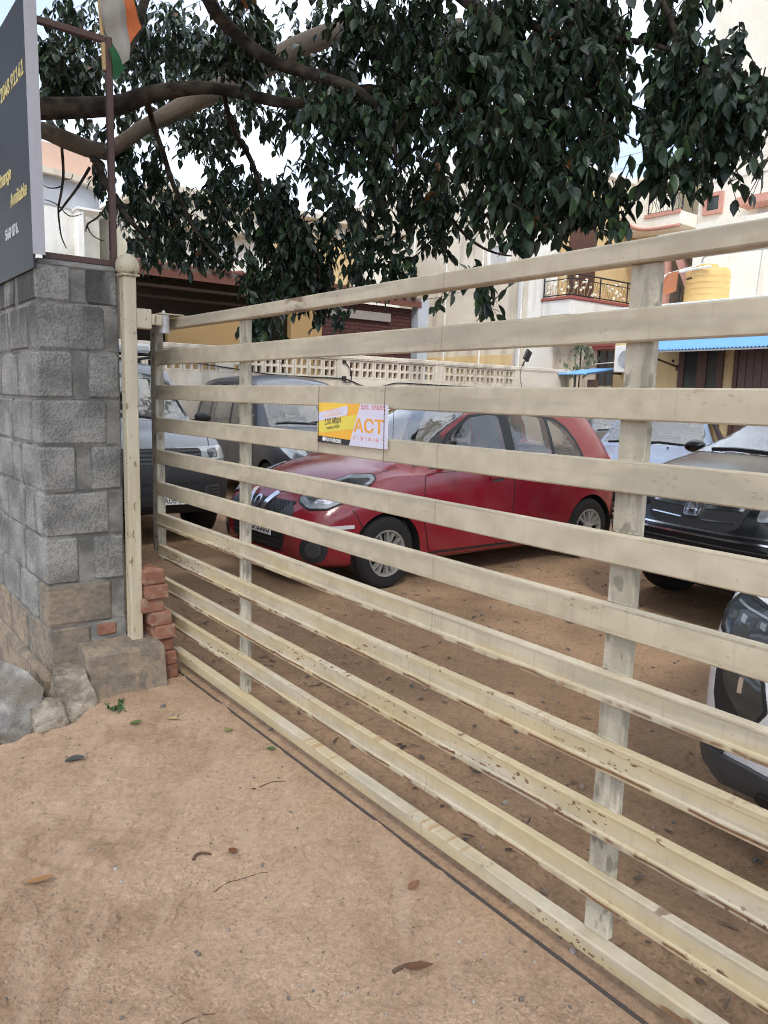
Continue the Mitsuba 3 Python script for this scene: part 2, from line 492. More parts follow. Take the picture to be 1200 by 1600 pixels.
plain('petal_white', (0.78, 0.74, 0.62), 0.6)
plain('grille_gold', (0.30, 0.22, 0.10), 0.6)
plain('shed_dark', (0.135, 0.110, 0.092), 0.85, 0.2)
plain('shed_tile', (0.15, 0.065, 0.05), 0.85, 0.2)
plain('shed_timber', (0.125, 0.085, 0.066), 0.8, 0.2)
plain('brick_dark', (0.085, 0.036, 0.033), 0.9, 0.2)
plain('brick_joint', (0.06, 0.032, 0.03), 0.95, 0.1)
plain('ochre_wall', (0.36, 0.235, 0.11), 0.9, 0.2)
plain('board_grey', (0.27, 0.235, 0.22), 0.8)
plain('cable_black', (0.015, 0.015, 0.016), 0.5)
plain('sign_panel', (0.028, 0.028, 0.031), 0.50, 0.25)
plain('sign_edge', (0.42, 0.41, 0.44), 0.5)
plain('sign_yellow', (0.62, 0.52, 0.20), 0.5)
plain('sign_white', (0.66, 0.66, 0.68), 0.5)
plain('flag_orange', (0.55, 0.17, 0.07), 0.9, 0.1)
plain('flag_white', (0.34, 0.32, 0.29), 0.9, 0.1)
plain('flag_green', (0.035, 0.12, 0.055), 0.9, 0.1)
plain('bamboo', (0.44, 0.31, 0.15), 0.7)
plain('hinge_zinc', (0.52, 0.50, 0.49), 0.45, metallic=0.3)
plain('track_iron', (0.085, 0.075, 0.07), 0.6, metallic=0.3)
# vehicles
def enamel(key, color, alpha, ior=1.55):
    c = rgb(color) if isinstance(color, (tuple, list)) else color
    scene[key] = {'type': 'twosided', 'bsdf': {'type': 'roughplastic', 'distribution': 'ggx', 'alpha': alpha, 'int_ior': ior, 'diffuse_reflectance': c, 'nonlinear': False}}


def red_col(p, n, uv):
    dust = fbm(p.x * 7.0, p.y * 7.0, p.z * 7.0, 3)
    fleck = noise(p.x * 90.0, p.y * 90.0, p.z * 90.0)
    return mix((0.285, 0.014, 0.027), (0.34, 0.21, 0.17), smoothstep(0.35, 0.75, dust) * 0.10 + smoothstep(0.90, 0.97, fleck) * 0.2)


enamel('paint_red', proc(red_col), 0.03, 1.75)
enamel('paint_silver', (0.235, 0.25, 0.285), 0.08, 1.7)
enamel('paint_grey', (0.075, 0.073, 0.085), 0.08, 1.6)
enamel('paint_black', (0.010, 0.011, 0.013), 0.04, 1.6)
enamel('paint_blue', (0.21, 0.275, 0.42), 0.06, 1.7)
enamel('paint_dark', (0.045, 0.05, 0.058), 0.05)
enamel('paint_white', (0.80, 0.80, 0.83), 0.06)
enamel('glass_tint', (0.008, 0.010, 0.010), 0.008, 1.9)
enamel('glass_side', (0.030, 0.030, 0.034), 0.012, 2.0)
scene['car_glass'] = {'type': 'thindielectric', 'int_ior': 1.65, 'specular_transmittance': rgb((.72, .76, .74))}
scene['car_glass_tinted'] = {'type': 'thindielectric', 'int_ior': 1.6, 'specular_transmittance': rgb((.40, .39, .41))}
plain('plastic_black', (0.020, 0.020, 0.022), 0.55)
plain('plastic_grey', (0.055, 0.058, 0.064), 0.5)
plain('seat_fabric', (0.115, 0.11, 0.105), 0.9, 0.2)
plain('cabin_trim', (0.075, 0.072, 0.07), 0.8, 0.3)
plain('tyre', (0.030, 0.028, 0.027), 0.9, 0.2)
plain('alloy', (0.46, 0.45, 0.43), 0.38, metallic=0.5)
plain('chrome', (0.75, 0.75, 0.77), 0.12, metallic=1.0)
plain('lamp_chrome', (0.42, 0.44, 0.46), 0.18, 0.8, metallic=0.7)
plain('lamp_dark', (0.030, 0.034, 0.042), 0.08, 0.9, coat=1.0)
plain('lens_smoke', (0.045, 0.045, 0.044), 0.12, 0.7)
plain('amber', (0.55, 0.20, 0.04), 0.2)
plain('plate_white', (0.72, 0.72, 0.70), 0.45)
plain('ink_black', (0.012, 0.012, 0.014), 0.5)
plain('reflector', (0.70, 0.68, 0.68), 0.35)
# ------------------------------------------------------------------ ground
def _axis(lo, hi, step, parts):
    a = [np.arange(lo, hi + 1e-9, step)]
    for x0, x1, s in parts:
        a.append(np.arange(x0, x1, s))
    return np.unique(np.round(np.concatenate(a), 4))


def ground_h(x, y):
    P = np.stack([x, y, 0 * x], -1)
    n1 = meshkit.fbm(P * 1.1, 3, 3) - 0.5
    n2 = meshkit.fbm(P * 5.0, 3, 11) - 0.5
    n3 = meshkit.fbm(np.stack([x * 21 + y * 12, y * 4 - x * 7, 0 * x], -1), 3, 5) - 0.5
    n4 = meshkit.fbm(P * 26.0, 3, 8) - 0.5
    h = 0.035 * n1 + 0.034 * n2 + 0.016 * n3 + 0.020 * n4
    # flat strip along the gate and under the cars
    flat = np.exp(-((y - 1.56) / 0.10) ** 2)
    h = h * (1 - 0.93 * flat)
    h = np.where((y > 1.7), h * 0.8, h)
    # worn hollow at the foot of the street wall, with a soft crumbling lip
    lip = 0.10 * (meshkit.noise(np.stack([x * 3.1, y * 3.1, 0 * x], -1), 21) - 0.5)
    d = np.clip((-3.42 - 0.9 * np.clip(y - 0.88, 0, 1) - x + 0.7 * lip) / 0.09, 0, 1) * np.clip((1.03 - y + 0.3 * lip) / 0.06, 0, 1)
    h = h - 0.17 * d * d * (3 - 2 * d)
    # heel and foot prints pressed in the sand
    for fx, fy, a, s in ((-2.46, 0.55, 0.4, 1.0), (-1.9, 0.35, -0.3, 0.9), (-2.75, 0.25, 0.8, 0.8), (-1.6, 0.72, 0.2, 0.8), (-2.2, 0.05, 0.5, 0.9)):
        dx, dy = x - fx, y - fy
        u, v = dx * math.cos(a) + dy * math.sin(a), -dx * math.sin(a) + dy * math.cos(a)
        r = np.sqrt((u / (0.13 * s)) ** 2 + (v / (0.055 * s)) ** 2)
        h = h - 0.018 * np.exp(-r ** 4) + 0.014 * np.exp(-((r - 1.15) / 0.18) ** 2) * (meshkit.noise(np.stack([x * 18, y * 18, 0 * x], -1), 2))
        h = h + 0.003 * np.exp(-r ** 4) * np.sin(u * 260)
    # sparse clods
    c = meshkit.noise(np.stack([x * 17, y * 17, 0 * x + 4], -1), 31)
    h = h + 0.012 * np.clip((c - 0.80) / 0.2, 0, 1)
    far = np.clip((np.hypot(x + 4, y - 4) - 14) / 10, 0, 1)
    return h * (1 - far)


_xs = _axis(-4.9, 0.9, 0.022, [(-9, 3, 0.07), (-20, 14, 0.5), (-120, 120, 12), (-2000, 2001, 250)])
_ys = _axis(-0.7, 2.6, 0.022, [(2.6, 9, 0.07), (-4, 18, 0.5), (-120, 120, 12), (-2000, 2001, 250)])
_gx, _gy = np.meshgrid(_xs, _ys)
_gz = ground_h(_gx, _gy)
_n, _m = _gx.shape
_i = np.arange(_n * _m).reshape(_n, _m)
_q = np.stack([_i[:-1, :-1], _i[:-1, 1:], _i[1:, 1:], _i[1:, :-1]], -1).reshape(-1, 4)
struct('ground', trimesh.Trimesh(np.c_[_gx.ravel(), _gy.ravel(), _gz.ravel()], np.vstack([_q[:, [0, 1, 2]], _q[:, [0, 2, 3]]]), process=False),
       'sand', 'bare brown sandy ground of the verge and car park', smooth=True)


def gz(x, y):
    return float(ground_h(np.array([x]), np.array([y]))[0])


# iron gate track let into the ground
solo('gate_track', box(-4.0, 1.2, 1.543, 1.550, -0.03, 0.0075), 'track_iron',
     'thin dark iron track let into the sand along the foot of the gate', 'gate track')

# ------------------------------------------------------------------ street wall of concrete blocks
WX, WY0, WY1 = -3.85, 0.905, 1.285
wall = thing('block_wall', 'grey weathered concrete block wall ending at the gate post', 'wall')
put(wall, 'footing', displaced(box(-7.0, WX + .012, WY0 - .028, WY1 - .02, -.4, .097, .03), .012, 6.0, 4, .05), 'footing', smooth=40)
H = [0.095, 0.335, 0.550, 0.785, 1.008, 1.232, 1.455, 1.685, 1.905, 2.085]
put(wall, 'mortar', cat(box(-9.0, WX - 0.008, WY0 + 0.008, WY1, -0.35, 2.06, 0.004),
                        box(-9.0, WX + 0.004, WY0 - 0.004, WY1 + 0.002, 2.055, 2.10, 0.02)), 'mortar')


def rough_block(x0, x1, y0, y1, z0, z1, b=0.012):
    m = box(x0, x1, y0, y1, z0, z1, b)
    j = rng.uniform(-0.004, 0.004, m.vertices.shape)
    return trimesh.Trimesh(m.vertices + j, m.faces, process=False)


for r in range(9):
    z0, z1 = H[r] + 0.005, H[r + 1] - 0.005
    mat = 'mud_block' if r <= 1 else 'block'
    # end face
    if r % 2 == 1:
        spans = [(WY0 - 0.002, WY0 + 0.31)]
    else:
        spans = [(WY0 - 0.002, WY0 + 0.155), (WY0 + 0.225, WY1 - 0.004)]
    if r == 0:
        spans = [(WY0 - 0.002, WY0 + 0.20)]
    ends = []
    for k, (a, b) in enumerate(spans):
        depth = 0.16 if (r % 2 == 1) else (0.40 if k == 0 else 0.16)
        put(wall, 'block', rough_block(WX - depth, WX + 0.002 + rng.uniform(-0.001, 0.003), a, b, z0, z1), mat)
        ends.append((a, b))
    # smeared mortar between the blocks of a course, nearly flush with them
    fills = [(ends[i][1] - .002, ends[i + 1][0] + .002) for i in range(len(ends) - 1)] + ([(ends[-1][1] - .002, WY1 - 0.004)] if ends[-1][1] < WY1 - .02 else [])
    for a, b in fills:
        put(wall, 'mortar_fill', rough_block(WX - .1, WX - 0.002, a, b, z0 + .001, z1 - .001, .004), 'mortar')
    # street face: blocks recede along the wall
    x = WX - (0.18 if r % 2 == 1 else 0.43)
    x_prev = x + .02
    while x > -6.9:
        L = 0.39 if rng.random() > 0.25 else 0.19
        put(wall, 'mortar_fill', rough_block(x - .006, x_prev + .006, WY0 + .004, WY0 + .1, z0 + .001, z1 - .001, .003), 'mortar')
        put(wall, 'block', rough_block(x - L, x, WY0 - 0.001 + rng.uniform(-0.003, 0.001), WY0 + 0.15, z0, z1), mat if rng.random() < 0.35 else 'block')
        x_prev = x - L
        x -= L + rng.uniform(0.012, 0.035)
put(wall, 'brick', rough_block(WX - 0.1, WX + 0.012, WY0 + 0.235, WY0 + 0.325, 0.265, 0.325, 0.006), 'brick_clay', label='orange brick bit set in the lowest course')
# ------------------------------------------------------------------ gate post, plinth, rocks, loose bricks, hoarding, flag
def plinth_mesh():
    m = hullmesh([(-3.92, 1.035, -0.2), (-3.635, 1.03, -0.2), (-3.630, 1.425, -0.2), (-3.92, 1.43, -0.2),
                  (-3.92, 1.04, 0.245), (-3.675, 1.045, 0.232), (-3.665, 1.405, 0.226), (-3.92, 1.415, 0.242),
                  (-3.658, 1.042, 0.215), (-3.650, 1.412, 0.206)])
    return displaced(m, 0.007, 9.0, 3, 0.022)


solo('concrete_plinth', plinth_mesh(), 'footing', 'rough concrete footing block with dust stains under the cream gate post', 'concrete block', smooth=40)
post = thing('gate_post', 'cream painted square steel gate post with a ball on top beside the block wall', 'gate post')
PX0, PX1, PY0, PY1 = -3.845, -3.778, 1.287, 1.349
put(post, 'shaft', box(PX0, PX1, PY0, PY1, 0.22, 2.055, 0.005), 'post_paint')
put(post, 'cap_plate', box(PX0 - 0.012, PX1 + 0.014, PY0 - 0.012, PY1 + 0.014, 2.055, 2.063, 0.002), 'post_paint')
_prof = [(0.001, 2.063), (0.034, 2.064), (0.052, 2.080), (0.0565, 2.102), (0.051, 2.126), (0.037, 2.146), (0.020, 2.158), (0.008, 2.162), (0.0005, 2.1625)]
_p = PchipInterpolator(np.arange(len(_prof)), np.array(_prof))(np.linspace(0, len(_prof) - 1, 25))
put(post, 'ball', xf(revolve(_p, 28), shift((PX0 + PX1) / 2, (PY0 + PY1) / 2, 0)), 'post_paint', smooth=60)
put(post, 'bracket', cat(box(-3.846, -3.792, 1.3491, 1.428, 1.812, 1.908, 0.004), box(-3.84, -3.80, 1.428, 1.486, 1.835, 1.886, 0.003)), 'post_paint')


# stones at the foot of the wall
def stone(pts, amp, seed, step=0.03):
    r = np.random.default_rng(seed)
    P = np.array(pts, float)
    extra = P[r.integers(0, len(P), 26)] * .5 + P[r.integers(0, len(P), 26)] * .5 + r.normal(size=(26, 3)) * .016
    return displaced(displaced(hullmesh(np.vstack([P, extra])), amp, 7.0, seed, step), amp * .35, 31.0, seed + 1)


slab = hullmesh([(-3.68, .765, .20), (-4.1, .70, .16), (-3.74, .70, .12), (-3.60, .655, -.04), (-4.0, .47, -.12), (-3.63, .825, .12), (-4.1, .84, .06), (-3.575, .70, -.16), (-4.0, .58, -.24), (-3.62, .80, .03)])
solo('stone_slab', displaced(displaced(slab, 0.008, 7.0, 5, 0.03), .003, 40.0, 2), 'granite', 'large broken grey granite slab leaning at the foot of the wall', 'stone', smooth=22)
solo('boulder', stone([(-3.56, .76, -.01), (-3.55, .85, .0), (-3.60, .90, .03), (-3.68, .88, .055), (-3.72, .79, .05), (-3.62, .75, .045), (-3.50, .78, -.2), (-3.50, .90, -.2), (-3.74, .90, -.2), (-3.72, .74, -.2)], 0.009, 7, 0.02),
     'rock', 'small buff stone wedged between the granite slab and the wall corner', 'stone', smooth=22)
solo('boulder', stone([(-3.70, 0.90, 0.155), (-3.62, 1.02, 0.135), (-3.60, 1.06, 0.02), (-3.56, 0.98, -0.12), (-3.58, 0.90, -0.15), (-3.86, 0.92, 0.16), (-3.84, 1.05, 0.15), (-3.9, 1.08, -0.15), (-3.58, 1.06, -0.15), (-3.66, 0.885, 0.10), (-3.85, 0.88, -0.15)], 0.013, 9, 0.022),
     'rock', 'rough chipped footing stone under the wall corner beside the concrete plinth', 'stone', smooth=22)

# eight loose bricks stacked against the plinth
_z = 0.004
for i in range(8):
    h = 0.0725 + rng.uniform(-0.001, 0.001)
    f = i / 7.0
    y0 = 1.405 - 0.052 * f + rng.uniform(-0.006, 0.006) + (0.012 if i in (3,) else 0) - (0.02 if i == 5 else 0)
    m = box(-3.735 - 0.215, -3.735, -0.056, 0.056, 0, h, 0.006)
    m = displaced(m, 0.003, 22.0, i, 0.025)
    m = xf(m, shift(0.012 * math.sin(i * 2.3) , y0 + 0.052, _z) @ rotz(rng.uniform(-4, 4), (-3.735, 0, 0)))
    where = ['lowest', 'second from the ground', 'third from the ground', 'fourth from the ground', 'fifth from the ground', 'third from the top', 'second from the top', 'topmost'][i]
    solo('brick', m, 'brick_clay', f'orange clay brick, {where} of the stack beside the gate post', 'brick', smooth=40, group='loose bricks stacked by the gate')
    _z += h + 0.0012

# hoarding on the wall
hd = thing('hoarding', 'dark grey advertising board with yellow lettering standing on the block wall', 'signboard')
put(hd, 'panel', box(-6.6, -3.806, 0.890, 0.900, 2.045, 3.205), 'sign_panel')
put(hd, 'edge_strip', box(-3.8058, -3.800, 0.890, 0.942, 2.105, 3.205), 'sign_edge')
put(hd, 'frame_post', box(-3.915, -3.885, 1.2656, 1.2956, 2.10, 3.150, 0.003), 'iron_brown')
put(hd, 'top_bar', box(-3.914, -3.886, 0.9551, 1.2655, 3.120, 3.149, 0.003), 'iron_brown')
put(hd, 'bottom_bar', box(-3.915, -3.885, 0.9551, 1.2655, 2.104, 2.134, 0.003), 'iron_brown')


def print_on_front(text, h, x_right, z, y, key, parent, name, slant=0.0, squeeze=1.0, x_left=None, depth=0.0016):
    """flat lettering on a plate facing -y"""
    m = meshkit.text_mesh(text, h, depth, bold=True)
    m.apply_translation((-m.bounds[0][0], 0, 0))
    w = m.bounds[1][0]
    x0 = x_left if x_left is not None else x_right - w * squeeze
    M = np.array([[squeeze, 0, 0, x0], [0, 0, -1, y], [slant * squeeze, 1, 0, z], [0, 0, 0, 1.0]])
    v = np.c_[m.vertices, np.ones(len(m.vertices))] @ M.T
    return put(parent, name, trimesh.Trimesh(v[:, :3], m.faces, process=False), key)


print_on_front('2048 91141', 0.062, -3.845, 2.875, 0.8892, 'sign_yellow', hd, 'lettering', squeeze=0.92)
print_on_front('change', 0.058, -4.165, 2.500, 0.8892, 'sign_yellow', hd, 'lettering')
print_on_front('Available', 0.056, -3.865, 2.372, 0.8892, 'sign_yellow', hd, 'lettering')
print_on_front('560 076.', 0.048, -4.055, 2.235, 0.8892, 'sign_white', hd, 'lettering')

# small flag on a stick tied to the hoarding frame
fl = thing('flag', 'faded orange, white and green cloth flag hanging limp from a bamboo stick', 'flag')
put(fl, 'stick', tube([(-3.90, 1.262, 3.0), (-3.90, 1.256, 3.16), (-3.895, 1.245, 3.34), (-3.89, 1.23, 3.72)], [0.012, 0.012, 0.012, 0.011], 8), 'bamboo', smooth=True)


def cloth(poly, amp=0.018, step=0.012):
    P, t = tri_poly(poly, step)
    x = -3.868 + amp * np.sin(P[:, 0] * 55 + P[:, 1] * 9) + 0.6 * amp * np.sin(P[:, 0] * 21 - P[:, 1] * 31)
    a = trimesh.Trimesh(np.c_[x, P], t, process=False)
    b = trimesh.Trimesh(np.c_[x - 0.0012, P], t[:, ::-1], process=False)
    return cat(a, b)


put(fl, 'orange_band', cloth(sg.Polygon([(1.30, 3.70), (1.345, 3.34), (1.375, 3.19), (1.372, 3.135), (1.43, 3.225), (1.40, 3.31), (1.36, 3.45), (1.34, 3.70)])), 'flag_orange', smooth=True)
put(fl, 'white_band', cloth(sg.Polygon([(1.25, 3.68), (1.30, 3.70), (1.345, 3.34), (1.375, 3.19), (1.372, 3.135), (1.362, 3.06), (1.335, 3.035), (1.30, 3.12), (1.258, 3.17), (1.235, 3.21)])), 'flag_white', smooth=True)
put(fl, 'green_band', cloth(sg.Polygon([(1.30, 3.12), (1.335, 3.035), (1.35, 3.025), (1.325, 2.985), (1.298, 2.962), (1.286, 3.05), (1.270, 3.14), (1.258, 3.17)])), 'flag_green', smooth=True)
# ------------------------------------------------------------------ the gate
GY, GX0, GX1 = 1.577, -4.150, 1.35
gate = thing('gate', 'cream painted steel gate of long horizontal rails with rust along the lower edges', 'gate')
TOP = [1.883, 1.7256, 1.543, 1.366, 1.188, 1.008, 0.829, 0.645, 0.462, 0.283]
# (y, z) sections: plain hollow bar, and folded bar with a proud lip above and below the flat
for i, zt in enumerate(TOP):
    h = 0.0505 if i == 0 else 0.0775
    zb = zt - h
    d = 0.050 if i == 0 else 0.0248
    c = 0.004
    if i == 0 or i < 6:
        sec = [(GY + c, zb), (GY + d - c, zb), (GY + d, zb + c), (GY + d, zt - c), (GY + d - c, zt), (GY + c, zt), (GY, zt - c), (GY, zb + c)]
    else:
        k = zb + 0.020
        t2 = zt - (0.016 if i == 7 else 0.009)
        sec = [(GY - 0.001, zb), (GY + d, zb), (GY + d, zt), (GY + 0.002, zt), (GY - 0.001, zt - 0.003), (GY - 0.001, t2), (GY + 0.0015, t2 - 0.002),
               (GY + 0.0015, k + 0.002), (GY - 0.0025, k - 0.001), (GY - 0.0035, k - 0.005), (GY - 0.003, zb + 0.003)]
    x1 = GX1
    m = profile_x(sec, GX0 + (0.02 if i == 0 else 0.0005), x1)
    # slight sag and dents over the length
    v, f = trimesh.remesh.subdivide_to_size(m.vertices, m.faces, 0.35)
    wob = 0.004 * (meshkit.noise(np.c_[v[:, 0] * 1.3, 0 * v[:, 0] + i * 3.1, 0 * v[:, 0]], 4) - 0.5)
    v = v + np.c_[0 * wob, 0.6 * wob, wob]
    put(gate, 'rail', trimesh.Trimesh(v, f, process=False), 'gate_paint')
put(gate, 'bottom_rail', box(GX0 + 0.2, GX1, GY - 0.012, GY + 0.038, 0.048, 0.097, 0.005), 'gate_paint', label='rusty square rail at the foot of the gate')
put(gate, 'stile', box(GX0 - 0.072, GX0, GY, GY + 0.048, 0.600, 1.855, 0.003), 'stile_paint')
for x0, x1 in ((-3.190, -3.113), (-1.143, -1.066), (0.86, 0.94)):
    put(gate, 'stile', box(x0, x1, GY + 0.0255, GY + 0.050, 0.0972, 1.8315, 0.003), 'stile_paint')
# weld beads where rails meet stiles
for x0, x1 in ((-3.190, -3.113), (-1.143, -1.066)):
    for i, zt in enumerate(TOP):
        if i == 0:
            continue
        q = [(x, GY + .0262, zt + .0015 + .0012 * math.sin(i * 7 + 900 * x)) for x in np.linspace(x0 + .002, x1 - .002, 12)]
        put(gate, 'weld_bead', tube(q, .0042 + .0014 * np.sin(np.arange(12) * 2.3 + i), 6), 'stile_paint', smooth=True)
put(gate, 'hinge_barrel', xf(cat(revolve([(0, 1.800), (0.0285, 1.800), (0.0285, 1.892), (0, 1.892)], 20)), shift(-3.852, 1.512, 0)), 'hinge_zinc', smooth=40)
put(gate, 'hinge_plate', box(-4.16, -3.815, 1.478, 1.605, 1.8925, 1.8985), 'gate_paint')
put(gate, 'hinge_pin', xf(revolve([(0, 1.8985), (0.010, 1.8985), (0.010, 1.906), (0.006, 1.914), (0, 1.914)], 12), shift(-3.852, 1.512, 0)), 'hinge_zinc', smooth=40)

# ------------------------------------------------------------------ advertising plate wired to the gate
bn = thing('banner', 'yellow and white broadband advertisement plate wired to the gate rails', 'banner')
BX0, BX1, BZ0, BZ1, BY = -2.462, -2.030, 1.331, 1.480, 1.5665
put(bn, 'plate', box(BX0, BX1, BY, BY + 0.0025, BZ0, BZ1), 'white_enamel')


def bp(u, v):
    return (BX0 + u * (BX1 - BX0), BZ1 - v * (BZ1 - BZ0))


def flat(pts, key, layer, name='print'):
    z = 0.0004 * layer
    m = wall_panel(sg.Polygon([bp(*q) for q in pts]), (0, BY - z, 0), (1, 0, 0), (0, 0, 1), 0.0003)
    return put(bn, name, m, key)


plain('ad_orange', (0.78, 0.40, 0.035), 0.4)
plain('ad_gold', (0.80, 0.50, 0.05), 0.4)
plain('ad_lime', (0.70, 0.58, 0.075), 0.4)
plain('ad_lilac', (0.60, 0.58, 0.70), 0.4)
plain('ad_rust', (0.74, 0.33, 0.05), 0.4)
plain('ad_red', (0.62, 0.16, 0.14), 0.4)
plain('ad_ink', (0.05, 0.035, 0.03), 0.4)
plain('ad_faint', (0.70, 0.45, 0.36), 0.4)
flat([(0, 0), (0.635, 0), (0.485, 1), (0, 1)], 'ad_orange', 1)
flat([(0, 0), (0.42, 0), (0.46, 0.05), (0, 0.26)], 'ad_gold', 2)
flat([(0, 0.26), (0.46, 0.05), (0.452, 0.28), (0, 0.48)], 'ad_lilac', 3)
flat([(0, 0.485), (0.595, 0.25), (0.545, 0.60), (0, 0.78)], 'ad_lime', 3)
flat([(0, 0.835), (0.505, 0.87), (0.485, 1.0), (0, 1.0)], 'ink_black', 3)
flat([(0.635, 0), (1, 0), (1, 1), (0.485, 1)], 'ad_lilac', 2)


def ad_text(t, h, u, v, key, slant=0.0, squeeze=1.0, layer=4):
    x, z = bp(u, v)
    print_on_front(t, h, None, z, BY - 0.0004 * layer, key, bn, 'lettering', slant=slant, squeeze=squeeze, x_left=x, depth=0.0003)


def ad_width(t, h):
    m = meshkit.text_mesh(t, h, 0.001, bold=True)
    return m.bounds[1][0] - m.bounds[0][0]


def ad_fit(t, h, u0, u1, v, key, slant=0.0, layer=4):
    ad_text(t, h, u0, v, key, slant, (u1 - u0) * (BX1 - BX0) / ad_width(t, h), layer)


ad_fit('ACT', 0.046, 0.550, 0.955, 0.655, 'ad_rust')
for k, ch in enumerate('FIBERNET'):
    u = 0.55 + 0.053 * k
    ad_fit(ch, 0.0115, u, u + (0.026 if ch != 'I' else 0.008), 0.85, 'ad_red' if k % 2 == 0 else 'ad_faint')
ad_fit('100 Mbps', 0.022, 0.115, 0.365, 0.555, 'ad_ink', slant=0.13)
ad_fit('Starting at \u20b9/per', 0.010, 0.14, 0.345, 0.665, 'ad_ink', slant=0.13)
ad_fit('UNLIMITED', 0.011, 0.135, 0.325, 0.265, 'ad_faint', slant=0.14)
ad_fit('BROADBAND SERVICE', 0.011, 0.11, 0.37, 0.375, 'ad_faint', slant=0.14)
ad_fit('NO PARKING', 0.0135, 0.125, 0.37, 0.955, 'white_enamel', slant=-0.03)
_disc = sg.Point(*bp(0.10, 0.905)).buffer(0.0085, quad_segs=6)
put(bn, 'print', wall_panel(_disc, (0, BY - 0.0016, 0), (1, 0, 0), (0, 0, 1), 0.0003), 'white_enamel')
# red curled script along the top of the white field
_gl = []
for k in range(9):
    u0 = 0.66 + 0.036 * k
    if k in (3,):
        continue
    cx, cz = bp(u0, 0.085)
    ring = sg.Point(cx, cz).buffer(0.0062, quad_segs=5).difference(sg.Point(cx, cz).buffer(0.0038, quad_segs=5))
    ring = ring.difference(sg.box(cx - 0.002, cz - 0.009, cx + 0.003 * (k % 2) + 0.001, cz))
    hook = sg.LineString([(cx - 0.004, cz + 0.0075), (cx + 0.001, cz + 0.0095), (cx + 0.006, cz + 0.008)]).buffer(0.0011)
    tail = sg.LineString([(cx + 0.006, cz - 0.002), (cx + 0.009, cz - 0.006)]).buffer(0.0010)
    _gl += [ring, hook, tail]
_gl = shapely.union_all(_gl)
put(bn, 'lettering', cat(*[wall_panel(g, (0, BY - 0.0016, 0), (1, 0, 0), (0, 0, 1), 0.0003) for g in getattr(_gl, 'geoms', [_gl])]), 'ad_red')
for bx in (BX0 + 0.006, BX1 - 0.016):
    put(bn, 'wire', tube([(bx, BY - 0.002, 1.288), (bx + 0.001, BY - 0.003, 1.34), (bx, BY - 0.003, 1.46), (bx + 0.001, BY - 0.002, 1.545), (bx, 1.6035, 1.5455), (bx, 1.604, 1.286), (bx, BY - 0.002, 1.286)], 0.0011, 5), 'iron_brown')
# ------------------------------------------------------------------ vehicles
def curve(pts):
    a = np.array(sorted(pts), float)
    return PchipInterpolator(a[:, 0], a[:, 1], extrapolate=True)


def car_body(s):
    """watertight body shell: cross sections lofted from tail (x = 0) to nose (x = L), wheel arches cut out"""
    L = s['L']
    top, belt, sill = curve(s['top']), curve(s['belt']), curve(s['sill'])
    wm, wb, wt = curve(s['wide']), curve(s['wbelt']), curve(s['wtop'])
    e = np.array([0, .004, .012, .025, .045, .07, .11, .16, .22, .30])
    xs = np.unique(np.round(np.r_[e, np.linspace(.36, L - .36, s.get('n', 56)), L - e], 4))
    V = []
    for x in xs:
        zt, zs, zb = float(top(x)), float(belt(x)), float(sill(x))
        m, b, t = float(wm(x)), float(wb(x)), float(wt(x))
        zs = min(zs, zt - 0.015)
        t = min(t, b - 0.02)
        k = max(0.0, min(1.0, (zt - zs - 0.05) / 0.25))           # 0 on the bonnet, 1 in the cabin
        crown = 0.02 + 0.05 * k if zt - zs > 0.1 else 0.5 * (zt - zs)
        half = [(0, zb), (0.6 * m, zb), (m - 0.07, zb + 0.005), (m - 0.022, zb + 0.04)]
        zz = np.linspace(zb + 0.09, zs, 9)
        q = PchipInterpolator([zb + 0.04, zb + 0.45 * (zs - zb), zb + 0.72 * (zs - zb), zs], [m - 0.022, m, m - 0.004, b])
        half += [(float(q(z)), float(z)) for z in zz]
        ze = zt - crown
        for u in (0.04, 0.12, .25, .4, .55, .7, .82, .9, .95):
            bulge = 0.018 * math.sin(math.pi * u) * k
            half.append((b + (t - b) * (u if k > 0.3 else u ** 0.8) + bulge, zs + (ze - zs) * u))
        for u in (0.0, .12, .26, .42, .6, .8, 1.0):
            a = u * math.pi / 2
            half.append((t * (1 - u), ze + (zt - ze) * math.sin(a) ** 0.8 if u else ze))
        half[-1] = (0, zt)
        ring = [(x, y, z) for y, z in half] + [(x, -y, z) for y, z in half[-2:0:-1]]
        V.append(ring)
    n = len(V[0]); V = np.array(V).reshape(-1, 3)
    F = []
    for i in range(len(xs) - 1):
        for j in range(n):
            k = (j + 1) % n
            F += [[i * n + j, (i + 1) * n + k, i * n + k], [i * n + j, (i + 1) * n + j, (i + 1) * n + k]]
    c0, c1 = len(V), len(V) + 1
    o = (len(xs) - 1) * n
    V = np.vstack([V, [xs[0], 0, V[:n, 2].mean()], [xs[-1], 0, V[o:o + n, 2].mean()]])
    for j in range(n):
        k = (j + 1) % n
        F += [[c0, j, k], [c1, o + k, o + j]]
    mm = trimesh.Trimesh(V, np.array(F), process=False)
    if mm.volume < 0:
        mm.invert()
    M = m3.Manifold(m3.Mesh(mm.vertices.astype(np.float32), mm.faces.astype(np.uint32)))
    full = mm
    if M.status() == m3.Error.NoError:
        for ax in (s['fx'], s['rx']):
            for sd in (1, -1):
                cyl = m3.Manifold.cylinder(0.60, s['arch'], s['arch'], 40).rotate([90, 0, 0]).translate([ax, sd * (s['hw'] + 0.02) + 0.30, s['r']])
                M = M - cyl
        q = M.to_mesh()
        mm = trimesh.Trimesh(q.vert_properties[:, :3], q.tri_verts, process=False)
    return full, mm


